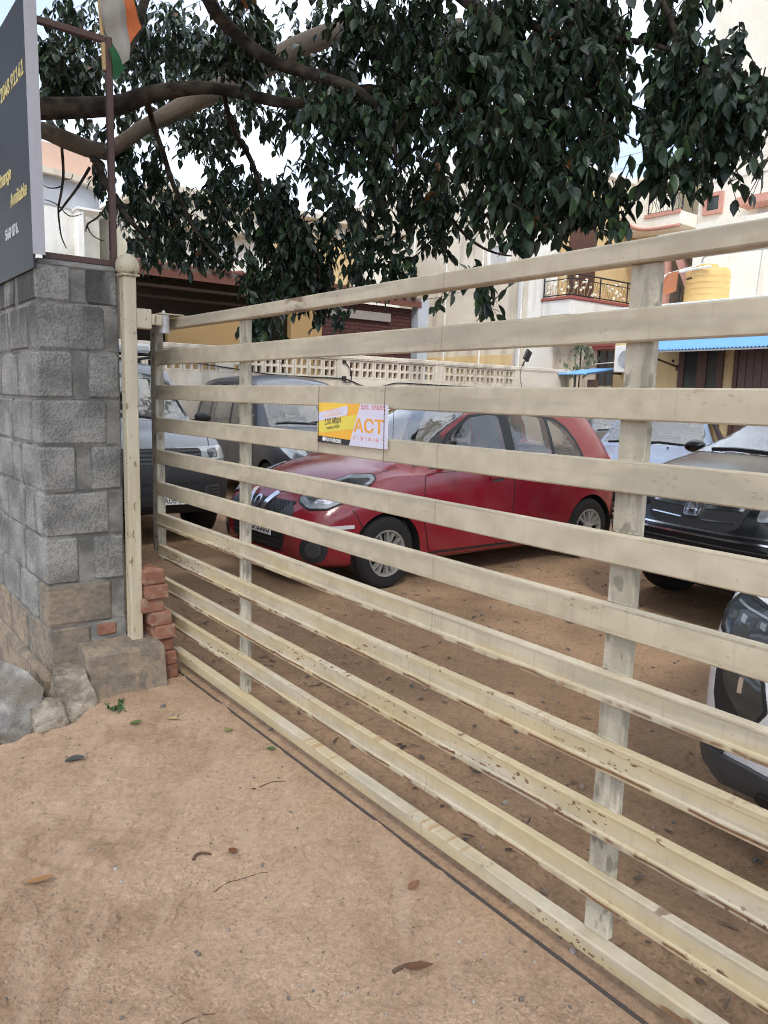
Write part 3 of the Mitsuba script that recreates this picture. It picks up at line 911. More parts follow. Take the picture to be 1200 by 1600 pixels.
def drape(body, poly, view, eps=0.003, step=0.03, thick=0.004):
    """a panel that follows the body: polygon in the two coordinates seen along 'view', laid on the nearest surface"""
    U, Vv, D = {'left': ((1, 0, 0), (0, 0, 1), (0, -1, 0)), 'right': ((1, 0, 0), (0, 0, 1), (0, 1, 0)),
                'front': ((0, 1, 0), (0, 0, 1), (-1, 0, 0)), 'top': ((1, 0, 0), (0, 1, 0), (0, 0, -1)), 'back': ((0, 1, 0), (0, 0, 1), (1, 0, 0)),
                'corner': ((-0.64, 0.77, 0), (0, 0, 1), (-0.77, -0.64, 0)), 'rcorner': ((0.64, 0.77, 0), (0, 0, 1), (-0.77, 0.64, 0))}[view]
    B = np.array([U, Vv, D], float)
    out = []
    for pl in (getattr(poly, 'geoms', None) or [poly]):
        if pl.is_empty or pl.area < 1e-7:
            continue
        P, t = tri_poly(pl, step)
        v = body.vertices @ B.T
        f = body.faces
        fn, vn = body.face_normals, body.vertex_normals
        lo, hi = P.min(0) - 0.01, P.max(0) + 0.01
        q = v[f]
        ok = (fn @ B[2] < -0.02) & (q[:, :, 0].max(1) > lo[0]) & (q[:, :, 0].min(1) < hi[0]) & (q[:, :, 1].max(1) > lo[1]) & (q[:, :, 1].min(1) < hi[1])
        q, ff = q[ok], f[ok]
        a, b, c = q[:, 0, :2], q[:, 1, :2], q[:, 2, :2]
        den = (b[:, 0] - a[:, 0]) * (c[:, 1] - a[:, 1]) - (b[:, 1] - a[:, 1]) * (c[:, 0] - a[:, 0])
        den = np.where(np.abs(den) < 1e-14, 1e-14, den)
        px, py = P[:, 0][:, None], P[:, 1][:, None]
        w1 = ((px - a[:, 0]) * (c[:, 1] - a[:, 1]) - (py - a[:, 1]) * (c[:, 0] - a[:, 0])) / den
        w2 = ((b[:, 0] - a[:, 0]) * (py - a[:, 1]) - (b[:, 1] - a[:, 1]) * (px - a[:, 0])) / den
        w0 = 1 - w1 - w2
        d = w0 * q[:, 0, 2] + w1 * q[:, 1, 2] + w2 * q[:, 2, 2]
        d = np.where((w0 > -1e-4) & (w1 > -1e-4) & (w2 > -1e-4), d, 1e9)
        k = d.argmin(1); r = np.arange(len(P))
        dd = d[r, k]; hit = dd < 1e8
        w = np.stack([w0[r, k], w1[r, k], w2[r, k]], 1)
        N = (vn[ff[k]] * w[..., None]).sum(1); N /= np.linalg.norm(N, axis=1, keepdims=True) + 1e-12
        X = np.c_[P, dd] @ B
        t = t[hit[t].all(1)]
        t = t[(dd[t].max(1) - dd[t].min(1)) < 0.35]
        if not len(t):
            continue
        tn = np.cross(X[t[:, 1]] - X[t[:, 0]], X[t[:, 2]] - X[t[:, 0]])
        if (tn @ B[2]).mean() > 0:
            t = t[:, ::-1]
        X = np.where(hit[:, None], X, 0)
        E = np.sort(np.vstack([t[:, [0, 1]], t[:, [1, 2]], t[:, [2, 0]]]), 1)
        raw = np.vstack([t[:, [0, 1]], t[:, [1, 2]], t[:, [2, 0]]])
        _, inv, cnt = np.unique(E, axis=0, return_inverse=True, return_counts=True)
        edge = raw[cnt[inv.ravel()] == 1]
        n = len(X)
        vv = np.vstack([X + N * eps, X - N * thick])
        side = np.vstack([np.c_[edge[:, 0], edge[:, 0] + n, edge[:, 1]], np.c_[edge[:, 1], edge[:, 0] + n, edge[:, 1] + n]])
        m = trimesh.Trimesh(vv, np.vstack([t, side]), process=False)
        m.remove_unreferenced_vertices()
        out.append(m)
    return cat(*out) if out else None


def ring(poly, w):
    return poly.difference(poly.buffer(-w))


def strip(pts, w):
    return sg.LineString(pts).buffer(w / 2, cap_style=2, join_style=1)


def soft(pts, r):
    p = sg.Polygon(pts)
    return p.buffer(-r, quad_segs=4).buffer(2 * r, quad_segs=4).buffer(-r, quad_segs=4)


class Car:
    def __init__(self, base, label, spec, paint, M, group=None, cut=None):
        self.k = thing(base, label, 'car', group)
        self.s, self.M, self.paint = spec, M, paint
        self.full, body = car_body(spec)
        if cut:
            body = self.open_cabin(body, **cut)
        self.put('body', body, paint, 30)

    def open_cabin(self, body, sides, screen, x0, x1, floor=.45, rear=None, seats=(1.55, .75)):
        """hollow cabin behind real window openings, lined, with seats and dashboard"""
        man = lambda m: m3.Manifold(m3.Mesh(np.asarray(m.vertices, np.float32), np.asarray(m.faces, np.uint32)))
        s = self.s
        top, belt, wb, wt = curve(s['top']), curve(s['belt']), curve(s['wbelt']), curve(s['wtop'])

        def cabin(ins):
            P = []
            for x in np.linspace(x0 + ins, x1 - ins, 14):
                zt, zb = float(top(x)) - .05 - ins, float(belt(x))
                for sg_ in (1, -1):
                    P += [(x, sg_ * (float(wb(x)) - .07 - ins), floor + ins), (x, sg_ * (float(wb(x)) - .05 - ins), min(zb, zt - .02)), (x, sg_ * (float(wt(x)) - .045 - ins), zt)]
            return m3.Manifold.hull_points(np.array(P, np.float64))

        prisms = []
        for pl in sides:
            m = extrude(pl, 3.0); m.apply_transform(np.array([[1, 0, 0, 0], [0, 0, -1, 1.5], [0, 1, 0, 0], [0, 0, 0, 1.0]]))
            prisms.append(man(m))
        m = extrude(screen, 2.0); m.apply_translation((0, 0, float(top(screen.bounds[2])) - .06)); prisms.append(man(m))
        if rear is not None:
            m = extrude(rear, 1.3); m.apply_transform(np.array([[0, 0, 1, -.2], [1, 0, 0, 0], [0, 1, 0, 0], [0, 0, 0, 1.0]])); prisms.append(man(m))
        B, C = man(body), cabin(0.0)
        lining = cabin(-.002) - cabin(.012)
        B = B - C
        for q in prisms:
            B = B - q; lining = lining - q
        mesh = lambda M_: (lambda q: trimesh.Trimesh(q.vert_properties[:, :3], q.tri_verts, process=False))(M_.to_mesh())
        self.put('cabin_lining', mesh(lining ^ man(self.full)), 'cabin_trim')
        y0 = 0.36
        fl = floor + .02
        for sx in (1, -1):
            st = cat(xf(box(-.24, .26, -.24, .24, fl, fl + .16, .05), shift(seats[0], sx * y0, 0)), xf(box(-.06, .07, -.23, .23, 0, .62, .05), shift(seats[0] - .24, sx * y0, fl + .10) @ rot(-14, [0, 1, 0])), xf(box(-.045, .045, -.13, .13, .66, .84, .04), shift(seats[0] - .27, sx * y0, fl + .10) @ rot(-14, [0, 1, 0])))
            self.put('front_seat', st, 'seat_fabric')
        self.put('rear_seat', cat(box(seats[1] - .2, seats[1] + .25, -.55, .55, fl, fl + .16, .05), xf(box(-.06, .06, -.56, .56, 0, .58, .05), shift(seats[1] - .22, 0, fl + .10) @ rot(-16, [0, 1, 0]))), 'seat_fabric')
        xd = float(screen.bounds[2])
        self.put('dashboard', hullmesh([(xd - .03, y, z) for y in (-.60, .60) for z in (fl, float(top(xd)) - .085)] + [(xd - .42, y, z) for y in (-.58, .58) for z in (fl + .1, float(top(xd)) - .14)]), 'cabin_trim')
        self.put('steering_wheel', xf(trimesh.creation.torus(.18, .016, 28, 8), shift(xd - .55, -y0, float(top(xd)) - .10) @ rot(65, [0, 1, 0])), 'plastic_black', True)
        q = B.to_mesh()
        return trimesh.Trimesh(q.vert_properties[:, :3], q.tri_verts, process=False)

    def put(self, name, m, mat, smooth=False, label=None):
        if m is None:
            return None
        return put(self.k, name, xf(m, self.M), mat, smooth, label)

    def panel(self, name, poly, view, mat, eps=0.003, step=0.03, label=None, thick=0.004):
        return self.put(name, drape(self.full, poly, view, eps, step, thick), mat, 35, label)

    def both(self, name, poly, mat, eps=0.003, step=0.03, sides=('left', 'right')):
        for v in sides:
            self.panel(name, poly, v, mat, eps, step)

    def wheels(self, which=((1, 1), (1, -1), (0, 1), (0, -1)), rim='multi', steer=0.0):
        s = self.s; r, w = s['r'], s.get('tw', 0.175)
        rr = r * s.get('rimk', 0.66)
        prof = [(rr, -w / 2 + .02), (rr + .012, -w / 2 + .004), (r * .86, -w / 2 - .004), (r - .022, -w / 2 + .008), (r - .006, -w / 2 + .030),
                (r, -w / 4), (r, w / 4), (r - .006, w / 2 - .030), (r - .022, w / 2 - .008), (r * .86, w / 2 + .004), (rr + .012, w / 2 - .004), (rr, w / 2 - .02), (rr, -w / 2 + .02)]
        tyre = revolve(prof, 48)
        grooves = [revolve([(r - .004, c - .004), (r + .0012, c - .004), (r + .0012, c + .004), (r - .004, c + .004), (r - .004, c - .004)], 40) for c in ()]
        out = w / 2
        parts = [revolve([(rr - .004, out - .03), (rr + .006, out - .012), (rr + .004, out - .001), (rr - .006, out - .002), (rr - .016, out - .018), (rr - .018, out - .05)], 40)]
        back = revolve([(0.001, out - .075), (rr - .01, out - .07), (rr - .006, -out + .03)], 32)
        n = 7
        for i in range(n):
            for sgn in (-1, 1):
                a0 = 2 * math.pi * i / n + sgn * 0.05
                a1 = 2 * math.pi * i / n + sgn * 0.20
                p0, p1 = np.array([.05 * math.cos(a0), .05 * math.sin(a0)]), np.array([(rr - .008) * math.cos(a1), (rr - .008) * math.sin(a1)])
                dirn = (p1 - p0) / np.linalg.norm(p1 - p0); nn = np.array([-dirn[1], dirn[0]])
                P = []
                for q, hw_, z0, z1 in ((p0, .011, out - .035, out - .012), (p1, .0125, out - .045, out - .006)):
                    for sg_ in (-1, 1):
                        P += [(*(q + nn * hw_ * sg_), z0), (*(q + nn * hw_ * .75 * sg_), z1)]
                parts.append(hullmesh(P))
        parts.append(revolve([(0.0005, out - .006), (.03, out - .007), (.058, out - .013), (.062, out - .03)], 24))
        rimm = cat(*parts)
        for front, left in which:
            x = s['fx'] if front else s['rx']
            y = (s['hw'] - 0.012 - w / 2) * (1 if left > 0 else -1)
            R = rot(-90 if left > 0 else 90, [1, 0, 0])
            Mw = shift(x, y, r) @ (rotz(steer) if front else np.eye(4)) @ R
            wk = numbered(f'{self.k}__wheel')
            Mt = self.M @ Mw
            put(wk, 'tyre', xf(tyre, Mt), 'tyre', 40)
            put(wk, 'rim', xf(rimm, Mt), 'alloy', 35)
            put(wk, 'hub_back', xf(back, Mt), 'plastic_black', 40)
            liner = revolve([(s['arch'] - .004, 0), (s['arch'] - .004, 0.27), (0.001, 0.27)], 36)
            liner = xf(liner, shift(x, (s['hw'] - 0.006) * (1 if left > 0 else -1), r) @ rot(90 if left > 0 else -90, [1, 0, 0]))
            # only the half above the sills
            v = liner.vertices[liner.faces].mean(1)
            liner = trimesh.Trimesh(liner.vertices, liner.faces[v[:, 2] > s['sill0'] - 0.02], process=False)
            self.put('arch_liner', liner, 'plastic_black')

    def plate(self, text, y0, y1, z0, z1, x, tilt=0.0):
        k = numbered(f'{self.k}__number_plate')
        pl = box(x, x + .006, y0, y1, z0, z1, .002)
        scene[k] = mikit.ply(xf(pl, self.M), 'plate_white')
        m = meshkit.text_mesh(text, 1.0, 0.02, bold=True)
        m.apply_translation((-m.bounds[0][0], 0, 0))
        w = m.bounds[1][0]; h = (z1 - z0) * 0.62; sx = (y1 - y0) * 0.90 / w
        A = np.array([[0, 0, .05, x + .0062], [sx, 0, 0, y0 + .05 * (y1 - y0)], [0, h, 0, z0 + .19 * (z1 - z0)], [0, 0, 0, 1.0]])
        v = np.c_[m.vertices, np.ones(len(m.vertices))] @ A.T
        put(k, 'lettering', xf(trimesh.Trimesh(v[:, :3], m.faces, process=False), self.M), 'ink_black')

    def mirror(self, x, z, left, mat, size=1.0):
        s = self.s; w = float(curve(s['wbelt'])(x))
        y = (w + 0.135) * left
        P = []
        for dx, dy, dz in [(.05, -.09, -.05), (.05, .09, -.055), (.05, .095, .045), (.05, -.085, .06), (-.045, -.10, -.06), (-.045, .10, -.065), (-.045, .105, .06), (-.045, -.10, .07), (.075, 0, 0), (.07, -.05, .03), (.07, .05, .02)]:
            P.append((x + dx * size, y + dy * left * size, z + dz * size))
        m = trimesh.Trimesh(*trimesh.remesh.subdivide_loop(*[(lambda h: h.vertices)(hullmesh(P)), hullmesh(P).faces], iterations=2), process=False)
        mk = self.put('mirror', m, mat, True)
        self.put('mirror_arm', hullmesh([(x + .03, (w - .03) * left, z - .07), (x - .03, (w - .03) * left, z - .07), (x + .03, (w - .03) * left, z - .03), (x - .03, (w - .03) * left, z - .03),
                                         (x + .02, y - .05 * left, z - .05), (x - .02, y - .05 * left, z - .05), (x, y - .05 * left, z - .02)]), 'plastic_black')

    def wiper(self, pts, r=.008):
        """pts: (x, y) on the windscreen seen from above"""
        m = drape(self.full, strip(pts, .018), 'top', .016, .04, .002)
        self.put('wiper', m, 'plastic_black')

    def place_xyz(self, x, y, z):
        return (self.M @ np.array([x, y, z, 1.0]))[:3]


def pose(nose_xy, heading_deg, L):
    """car whose nose centre stands at nose_xy, driving towards heading (degrees from +x)"""
    return shift(nose_xy[0], nose_xy[1], 0) @ rotz(heading_deg) @ shift(-L, 0, 0)
# red hatchback
L_ = 3.80
RED = dict(L=L_, hw=0.825, r=0.295, arch=0.335, fx=3.09, rx=0.58, sill0=0.19, rimk=0.62, tw=0.17,
           top=[(0, .70), (.02, .84), (.06, .98), (.10, 1.12), (.20, 1.31), (.34, 1.425), (.6, 1.50), (1.1, 1.53), (1.6, 1.525), (1.95, 1.485), (2.25, 1.36), (2.55, 1.185), (2.80, 1.045), (2.92, 1.005), (3.2, .950), (3.45, .875), (3.62, .795), (3.72, .725), (3.78, .66), (3.8, .60)],
           belt=[(0, .62), (.1, .90), (.35, .99), (.8, .965), (1.6, .935), (2.3, .905), (2.7, .895), (2.95, .90), (3.2, .86), (3.45, .79), (3.65, .70), (3.78, .60), (3.8, .56)],
           sill=[(0, .42), (.06, .32), (.25, .25), (.6, .20), (1.0, .19), (2.8, .19), (3.3, .20), (3.6, .215), (3.74, .25), (3.8, .34)],
           wide=[(0, .50), (.03, .62), (.12, .735), (.35, .805), (.6, .825), (1.2, .822), (2.4, .822), (3.09, .825), (3.35, .815), (3.55, .775), (3.68, .71), (3.76, .62), (3.8, .50)],
           wbelt=[(0, .46), (.03, .58), (.12, .69), (.35, .765), (.6, .785), (1.2, .79), (2.4, .79), (2.9, .785), (3.2, .765), (3.45, .715), (3.62, .635), (3.74, .53), (3.8, .42)],
           wtop=[(0, .40), (.06, .50), (.25, .50), (.45, .515), (.8, .545), (1.4, .565), (1.9, .56), (2.3, .585), (2.8, .62), (3.0, .62), (3.3, .58), (3.5, .52), (3.7, .38), (3.8, .30)])
fw = soft([(2.56, .955), (1.74, .970), (1.72, 1.375), (1.85, 1.38), (2.04, 1.355), (2.30, 1.20)], .03)
rw = soft([(1.62, .973), (1.14, .985), (1.12, 1.36), (1.30, 1.378), (1.60, 1.385)], .03)
qw = soft([(1.09, .986), (.72, 1.01), (.76, 1.13), (.85, 1.25), (.96, 1.325), (1.08, 1.352)], .025)
_ws = soft([(2.80, -.60), (2.86, -.3), (2.875, 0), (2.86, .3), (2.80, .60), (2.06, .515), (2.02, 0), (2.06, -.515)], .03)
red = Car('parked_car', 'red hatchback with tinted side windows parked nose to the gate', RED, 'paint_red', pose((-5.445, 2.896), -90, L_), 'cars parked behind the gate',
          cut=dict(sides=[fw, rw, qw], screen=_ws, x0=.42, x1=2.86, floor=.36, rear=soft([(-.50, 1.06), (.50, 1.06), (.42, 1.36), (-.42, 1.36)], .04), seats=(1.72, .92)))
red.wheels(steer=4)
red.panel('windscreen', _ws.buffer(.012), 'top', 'car_glass', .002, thick=.0)
# side glass: front door, rear door, rear quarter
frame = sg.Polygon([(2.64, .94), (1.5, .952), (.68, .985), (.70, 1.06), (.74, 1.16), (.83, 1.28), (.95, 1.355), (1.15, 1.39), (1.5, 1.408), (1.82, 1.408), (2.06, 1.375), (2.34, 1.215)])
for sd in ('left', 'right'):
    red.panel('window_trim', frame.difference(shapely.union_all([fw, rw, qw]).buffer(.002)), sd, 'plastic_black', .003)
    red.panel('window', fw.buffer(.008), sd, 'car_glass_tinted', .0015, thick=.0)
    red.panel('window', rw.buffer(.008), sd, 'car_glass_tinted', .0015, thick=.0)
    red.panel('window', qw.buffer(.008), sd, 'car_glass_tinted', .0015, thick=.0)
fd = soft([(2.70, .90), (2.74, .60), (2.66, .27), (1.74, .265), (1.70, .60), (1.68, .94)], .04)
rd = soft([(1.66, .94), (1.68, .60), (1.72, .265), (1.08, .265), (.96, .42), (.88, .62), (.60, .80), (.50, .97)], .05)
for sd in ('left', 'right'):
    red.panel('door', fd, sd, 'paint_red', .0045)
    red.panel('door', rd, sd, 'paint_red', .0045)
    red.panel('door_gap', shapely.union_all([fd.buffer(.006), rd.buffer(.006)]).difference(shapely.union_all([fd, rd])), sd, 'ink_black', .0012, .02)
    for x in (1.80, .86):
        red.panel('door_handle', soft([(x, .845), (x + .19, .83), (x + .19, .865), (x, .88)], .012), sd, 'paint_red', .024, .015)
        red.panel('handle_recess', soft([(x + .02, .815), (x + .15, .81), (x + .15, .89), (x + .03, .895)], .02), sd, 'plastic_grey', .0055, .02)
    red.panel('sill_trim', strip([(2.72, .255), (1.0, .25)], .012), sd, 'plastic_black', .0055)
for sd in ('left', 'right'):
    red.panel('bumper_gap', strip([(3.42, .66), (3.36, .57), (3.33, .50)], .007), sd, 'ink_black', .002, .02)
# bonnet shut lines and creases
for sg_ in (-1, 1):
    red.panel('bonnet_gap', strip([(2.90, .66 * sg_), (3.15, .655 * sg_), (3.4, .60 * sg_), (3.52, .53 * sg_), (3.64, .30 * sg_), (3.69, .16 * sg_)], .008), 'top', 'ink_black', .0015, .02)
red.wiper([(2.84, .50), (2.80, .1), (2.83, -.12)]); red.wiper([(2.83, -.05), (2.79, -.40), (2.80, -.55)])
for vw, sg_ in (('corner', 1), ('rcorner', -1)):
    def hl(pts):
        return [(-.64 * x + .77 * y if sg_ > 0 else .64 * x - .77 * y, z) for x, y, z in pts]
    lamp = soft(hl([(3.68, .44, .715), (3.63, .565, .665), (3.52, .66, .672), (3.36, .725, .74), (3.16, .745, .875), (3.20, .70, .905), (3.36, .62, .895), (3.54, .52, .82)]), .02)
    red.panel('headlight_surround', lamp.buffer(.010), vw, 'ink_black', .002, .02)
    red.panel('headlight', lamp, vw, 'lamp_chrome', .008, .02)
    inner = lamp.buffer(-.024)
    red.panel('headlight_reflector', inner.intersection(sg.box(-9, .70, 9, .79)), vw, 'chrome', .0095, .012)
    red.panel('indicator', inner.intersection(sg.box(-9, .815, 9, .9)), vw, 'lens_smoke', .0095, .012)
    red.panel('fog_lamp_surround', sg.Point(hl([(3.585, .60, .365)])[0]).buffer(.105), vw, 'plastic_black', .006, .02)
    red.panel('fog_lamp', sg.Point(hl([(3.585, .60, .365)])[0]).buffer(.045), vw, 'lamp_dark', .018, .012)
    red.panel('fog_lamp_ring', ring(sg.Point(hl([(3.585, .60, .365)])[0]).buffer(.058), .012), vw, 'plastic_grey', .014, .01)
    red.panel('reflective_strip', strip(hl([(3.60, .62, .525), (3.38, .79, .535)]), .028), vw, 'reflector', .004, .02)
red.panel('grille', soft([(-.47, .700), (.47, .700), (.38, .60), (-.38, .60)], .02), 'front', 'ink_black', .002, .02)
_net = []
for k in range(-20, 21):
    _net.append(strip([(k * .030 - .055, .60), (k * .030 + .055, .71)], .006)); _net.append(strip([(k * .030 + .055, .60), (k * .030 - .055, .71)], .006))
red.panel('grille_mesh', shapely.union_all(_net).intersection(sg.Polygon([(-.43, .695), (.43, .695), (.36, .605), (-.36, .605)])), 'front', 'plastic_grey', .006, .02)
for sg_ in (-1, 1):
    red.panel('grille_chrome', soft([(.150 * sg_, .745), (.210 * sg_, .73), (.115 * sg_, .59), (.055 * sg_, .585)], .006), 'front', 'chrome', .018, .012)
    red.panel('grille_wing', soft([(.40 * sg_, .695), (.50 * sg_, .63), (.50 * sg_, .57), (.34 * sg_, .60)], .008), 'front', 'plastic_grey', .006, .015)
red.panel('badge', ring(sg.Point(0, .655).buffer(.045), .012), 'front', 'chrome', .020, .01)
red.panel('lower_grille', soft([(-.44, .50), (.44, .50), (.40, .33), (.30, .30), (-.30, .30), (-.40, .33)], .03), 'front', 'ink_black', .003, .02)
for zz in (.345, .385, .425, .465):
    red.panel('grille_bar', strip([(-.38, zz), (.38, zz)], .008), 'front', 'plastic_black', .010, .02)
red.plate('KA05 3383', -.25, .25, .415, .515, 3.812)
red.mirror(2.50, 1.02, 1, 'paint_red'); red.mirror(2.50, 1.02, -1, 'paint_red')
red.panel('bumper_lip', strip([(-.42, .285), (.42, .285)], .03), 'front', 'paint_red', .02, .02)
for sd in ('left', 'right'):
    red.panel('tail_lamp', soft([(.02, .72), (.20, .74), (.22, .98), (.10, 1.02)], .02), sd, 'ad_red', .006, .02)
# silver utility van, nose towards the camera's right
S = dict(L=4.4, hw=0.87, r=0.345, arch=0.39, fx=3.56, rx=.75, sill0=.36, tw=.23, rimk=.58,
         top=[(0, 1.0), (.04, 1.3), (.1, 1.72), (.25, 1.84), (.8, 1.88), (2.2, 1.88), (2.65, 1.84), (2.80, 1.76), (3.10, 1.46), (3.40, 1.225), (3.55, 1.185), (3.95, 1.13), (4.20, 1.04), (4.32, .95), (4.38, .84), (4.4, .74)],
         belt=[(0, .9), (.1, 1.10), (.5, 1.12), (2.8, 1.12), (3.3, 1.13), (3.7, 1.09), (4.1, 1.02), (4.3, .90), (4.4, .70)],
         sill=[(0, .5), (.1, .40), (.6, .36), (3.6, .36), (4.2, .36), (4.36, .38), (4.4, .44)],
         wide=[(0, .74), (.05, .80), (.2, .855), (.7, .87), (3.6, .87), (4.0, .85), (4.2, .80), (4.32, .70), (4.38, .60), (4.4, .54)],
         wbelt=[(0, .70), (.05, .76), (.2, .81), (.7, .82), (3.3, .82), (3.8, .80), (4.15, .76), (4.3, .66), (4.4, .50)],
         wtop=[(0, .55), (.1, .62), (.4, .66), (2.6, .66), (2.9, .70), (3.4, .74), (3.6, .72), (4.0, .64), (4.3, .46), (4.4, .36)])
suv_s = [soft([(3.05, 1.16), (2.2, 1.16), (2.2, 1.68), (2.62, 1.68)], .03), soft([(2.12, 1.16), (1.2, 1.16), (1.2, 1.68), (2.12, 1.68)], .03), soft([(1.12, 1.16), (.3, 1.16), (.4, 1.68), (1.12, 1.68)], .03)]
suv_w = soft([(3.38, -.70), (3.44, 0), (3.38, .70), (2.86, .62), (2.83, 0), (2.86, -.62)], .03)
suv = Car('parked_car', 'silver utility vehicle with dark bumper and roof rack, leftmost car behind the gate', S, 'paint_silver', pose((-6.98, 2.60), -4, 4.4), 'cars parked behind the gate', cut=dict(sides=suv_s, screen=suv_w, x0=.25, x1=3.40, floor=.62, seats=(2.2, 1.1), rear=soft([(-.55, 1.2), (.55, 1.2), (.50, 1.62), (-.50, 1.62)], .04)))
suv.wheels(rim='multi')
suv.panel('windscreen', suv_w.buffer(.012), 'top', 'car_glass', .002, thick=.0)
for sd in ('left', 'right'):
    for q in suv_s:
        suv.panel('window', q.buffer(.008), sd, 'car_glass_tinted', .0015, thick=.0)
suv.panel('front_bumper', sg.Polygon([(-.86, .82), (.86, .82), (.87, .35), (-.87, .35)]), 'front', 'plastic_black', .030, .05)
for vw, q in (('left', 1), ('right', 1)):
    suv.panel('bumper_side', sg.Polygon([(4.41, .80), (4.0, .74), (3.98, .36), (4.41, .36)]), vw, 'plastic_black', .012, .04)
suv.panel('grille', soft([(-.52, .965), (.52, .965), (.50, .80), (-.50, .80)], .03), 'front', 'plastic_black', .012, .03)
for zz in (.83, .865, .90, .935):
    suv.panel('grille_bar', strip([(-.49, zz), (.49, zz)], .012), 'front', 'plastic_grey', .022, .03)
for k in (1, -1):
    suv.panel('headlight', soft([(.53 * k, .965), (.74 * k, .99), (.80 * k, .985), (.80 * k, .865), (.56 * k, .855)], .02), 'front', 'lamp_chrome', .008, .02)
    suv.panel('headlight_reflector', soft([(.58 * k, .95), (.69 * k, .965), (.69 * k, .88), (.59 * k, .875)], .02), 'front', 'lamp_dark', .010, .02)
    vw = 'left' if k > 0 else 'right'
    suv.panel('indicator', soft([(4.36, .97), (4.16, .985), (4.17, .875), (4.37, .865)], .02), vw, 'lamp_chrome', .006, .02)
    suv.panel('fog_lamp', rrect(.50 if k > 0 else -.66, .66 if k > 0 else -.50, .50, .62, .02), 'front', 'plastic_grey', .036, .02)
    for j in range(3):
        suv.panel('grille_bar', strip([(.51 * k, .53 + .03 * j), (.65 * k, .53 + .03 * j)], .008), 'front', 'ink_black', .039, .02)
for zz in (.46, .55, .64):
    suv.panel('bumper_slot', strip([(-.44, zz), (.44, zz)], .035), 'front', 'ink_black', .033, .03)
suv.panel('bonnet_gap', strip([(3.5, .70), (4.0, .69), (4.25, .62)], .010), 'top', 'ink_black', .002, .03)
suv.panel('bonnet_gap', strip([(3.5, -.70), (4.0, -.69), (4.25, -.62)], .010), 'top', 'ink_black', .002, .03)
plain('decal_teal', (0.16, 0.30, 0.33), 0.4)
suv.panel('bonnet_stripe', strip([(3.62, .30), (4.22, .16)], .045), 'top', 'decal_teal', .003, .03)
suv.plate('KA05 M 2417', .04, .48, .445, .525, 4.45)
suv.wiper([(3.42, .55), (3.34, .1), (3.36, -.05)]); suv.wiper([(3.42, -.1), (3.34, -.5), (3.36, -.62)])
suv.mirror(3.15, 1.24, 1, 'plastic_black', 1.1); suv.mirror(3.15, 1.24, -1, 'plastic_black', 1.1)
for x in (2.3, 1.0):
    suv.put('roof_bar', box(x - .025, x + .025, -.68, .68, 1.925, 1.955, .008), 'plastic_black')
for k in (1, -1):
    suv.put('roof_rail', box(.6, 2.6, k * .64 - .02, k * .64 + .02, 1.895, 1.925, .008), 'plastic_black')
roofbox = box(1.55, 2.45, -.66, .60, 1.956, 2.06, .03)
solo('roof_box', xf(roofbox, suv.M), 'white_enamel', 'white flat box carried on the roof rack of the silver vehicle', 'box')

# grey people carrier beside it
V_ = dict(L=4.2, hw=0.85, r=0.31, arch=0.35, fx=3.40, rx=.62, sill0=.22, tw=.19, rimk=.6,
          top=[(0, .9), (.04, 1.25), (.12, 1.62), (.3, 1.76), (1.0, 1.82), (1.9, 1.82), (2.35, 1.76), (2.65, 1.60), (3.0, 1.32), (3.25, 1.10), (3.4, 1.06), (3.8, .97), (4.02, .88), (4.14, .77), (4.19, .66), (4.2, .58)],
          belt=[(0, .8), (.1, 1.05), (.6, 1.03), (2.2, .98), (3.0, .96), (3.3, .96), (3.7, .90), (4.0, .80), (4.15, .68), (4.2, .54)],
          sill=[(0, .42), (.1, .30), (.6, .22), (3.4, .22), (3.9, .24), (4.15, .28), (4.2, .36)],
          wide=[(0, .70), (.05, .77), (.2, .83), (.6, .85), (3.4, .85), (3.8, .82), (4.0, .74), (4.12, .62), (4.2, .48)],
          wbelt=[(0, .66), (.05, .73), (.2, .79), (.6, .81), (3.0, .81), (3.5, .78), (3.9, .70), (4.1, .56), (4.2, .42)],
          wtop=[(0, .5), (.1, .58), (.4, .62), (2.2, .63), (2.6, .64), (3.2, .70), (3.5, .66), (3.9, .54), (4.2, .34)])
van_s = [soft([(2.86, 1.0), (1.95, 1.02), (1.92, 1.64), (2.28, 1.60), (2.62, 1.40)], .03), soft([(1.86, 1.02), (1.0, 1.04), (1.0, 1.65), (1.84, 1.65)], .03), soft([(.94, 1.04), (.38, 1.06), (.46, 1.58), (.94, 1.64)], .03)]
van_w = soft([(3.18, -.68), (3.26, -.35), (3.28, 0), (3.26, .35), (3.18, .68), (2.44, .57), (2.40, 0), (2.44, -.57)], .03)
van = Car('parked_car', 'dark grey people carrier with a roof aerial parked between silver vehicle and red hatchback', V_, 'paint_grey', pose((-8.15, 5.68), -6, 4.2), 'cars parked behind the gate', cut=dict(sides=van_s, screen=van_w, x0=.3, x1=3.22, floor=.45, seats=(2.05, 1.1), rear=soft([(-.52, 1.1), (.52, 1.1), (.46, 1.55), (-.46, 1.55)], .04)))
van.wheels()
van.panel('windscreen', van_w.buffer(.012), 'top', 'car_glass', .002, thick=.0)
for sd in ('left', 'right'):
    van.panel('window_trim', sg.Polygon([(3.0, .97), (.3, 1.03), (.38, 1.62), (.9, 1.70), (1.9, 1.70), (2.36, 1.64), (2.72, 1.40)]).difference(shapely.union_all(van_s).buffer(.004)), sd, 'plastic_black', .002, .04)
    for q in van_s:
        van.panel('window', q.buffer(.008), sd, 'car_glass_tinted', .0015, thick=.0)
    van.panel('door_gap', shapely.union_all([strip([(2.95, .95), (2.92, .3)], .01), strip([(1.9, 1.0), (1.88, .3)], .01)]), sd, 'ink_black', .002, .03)
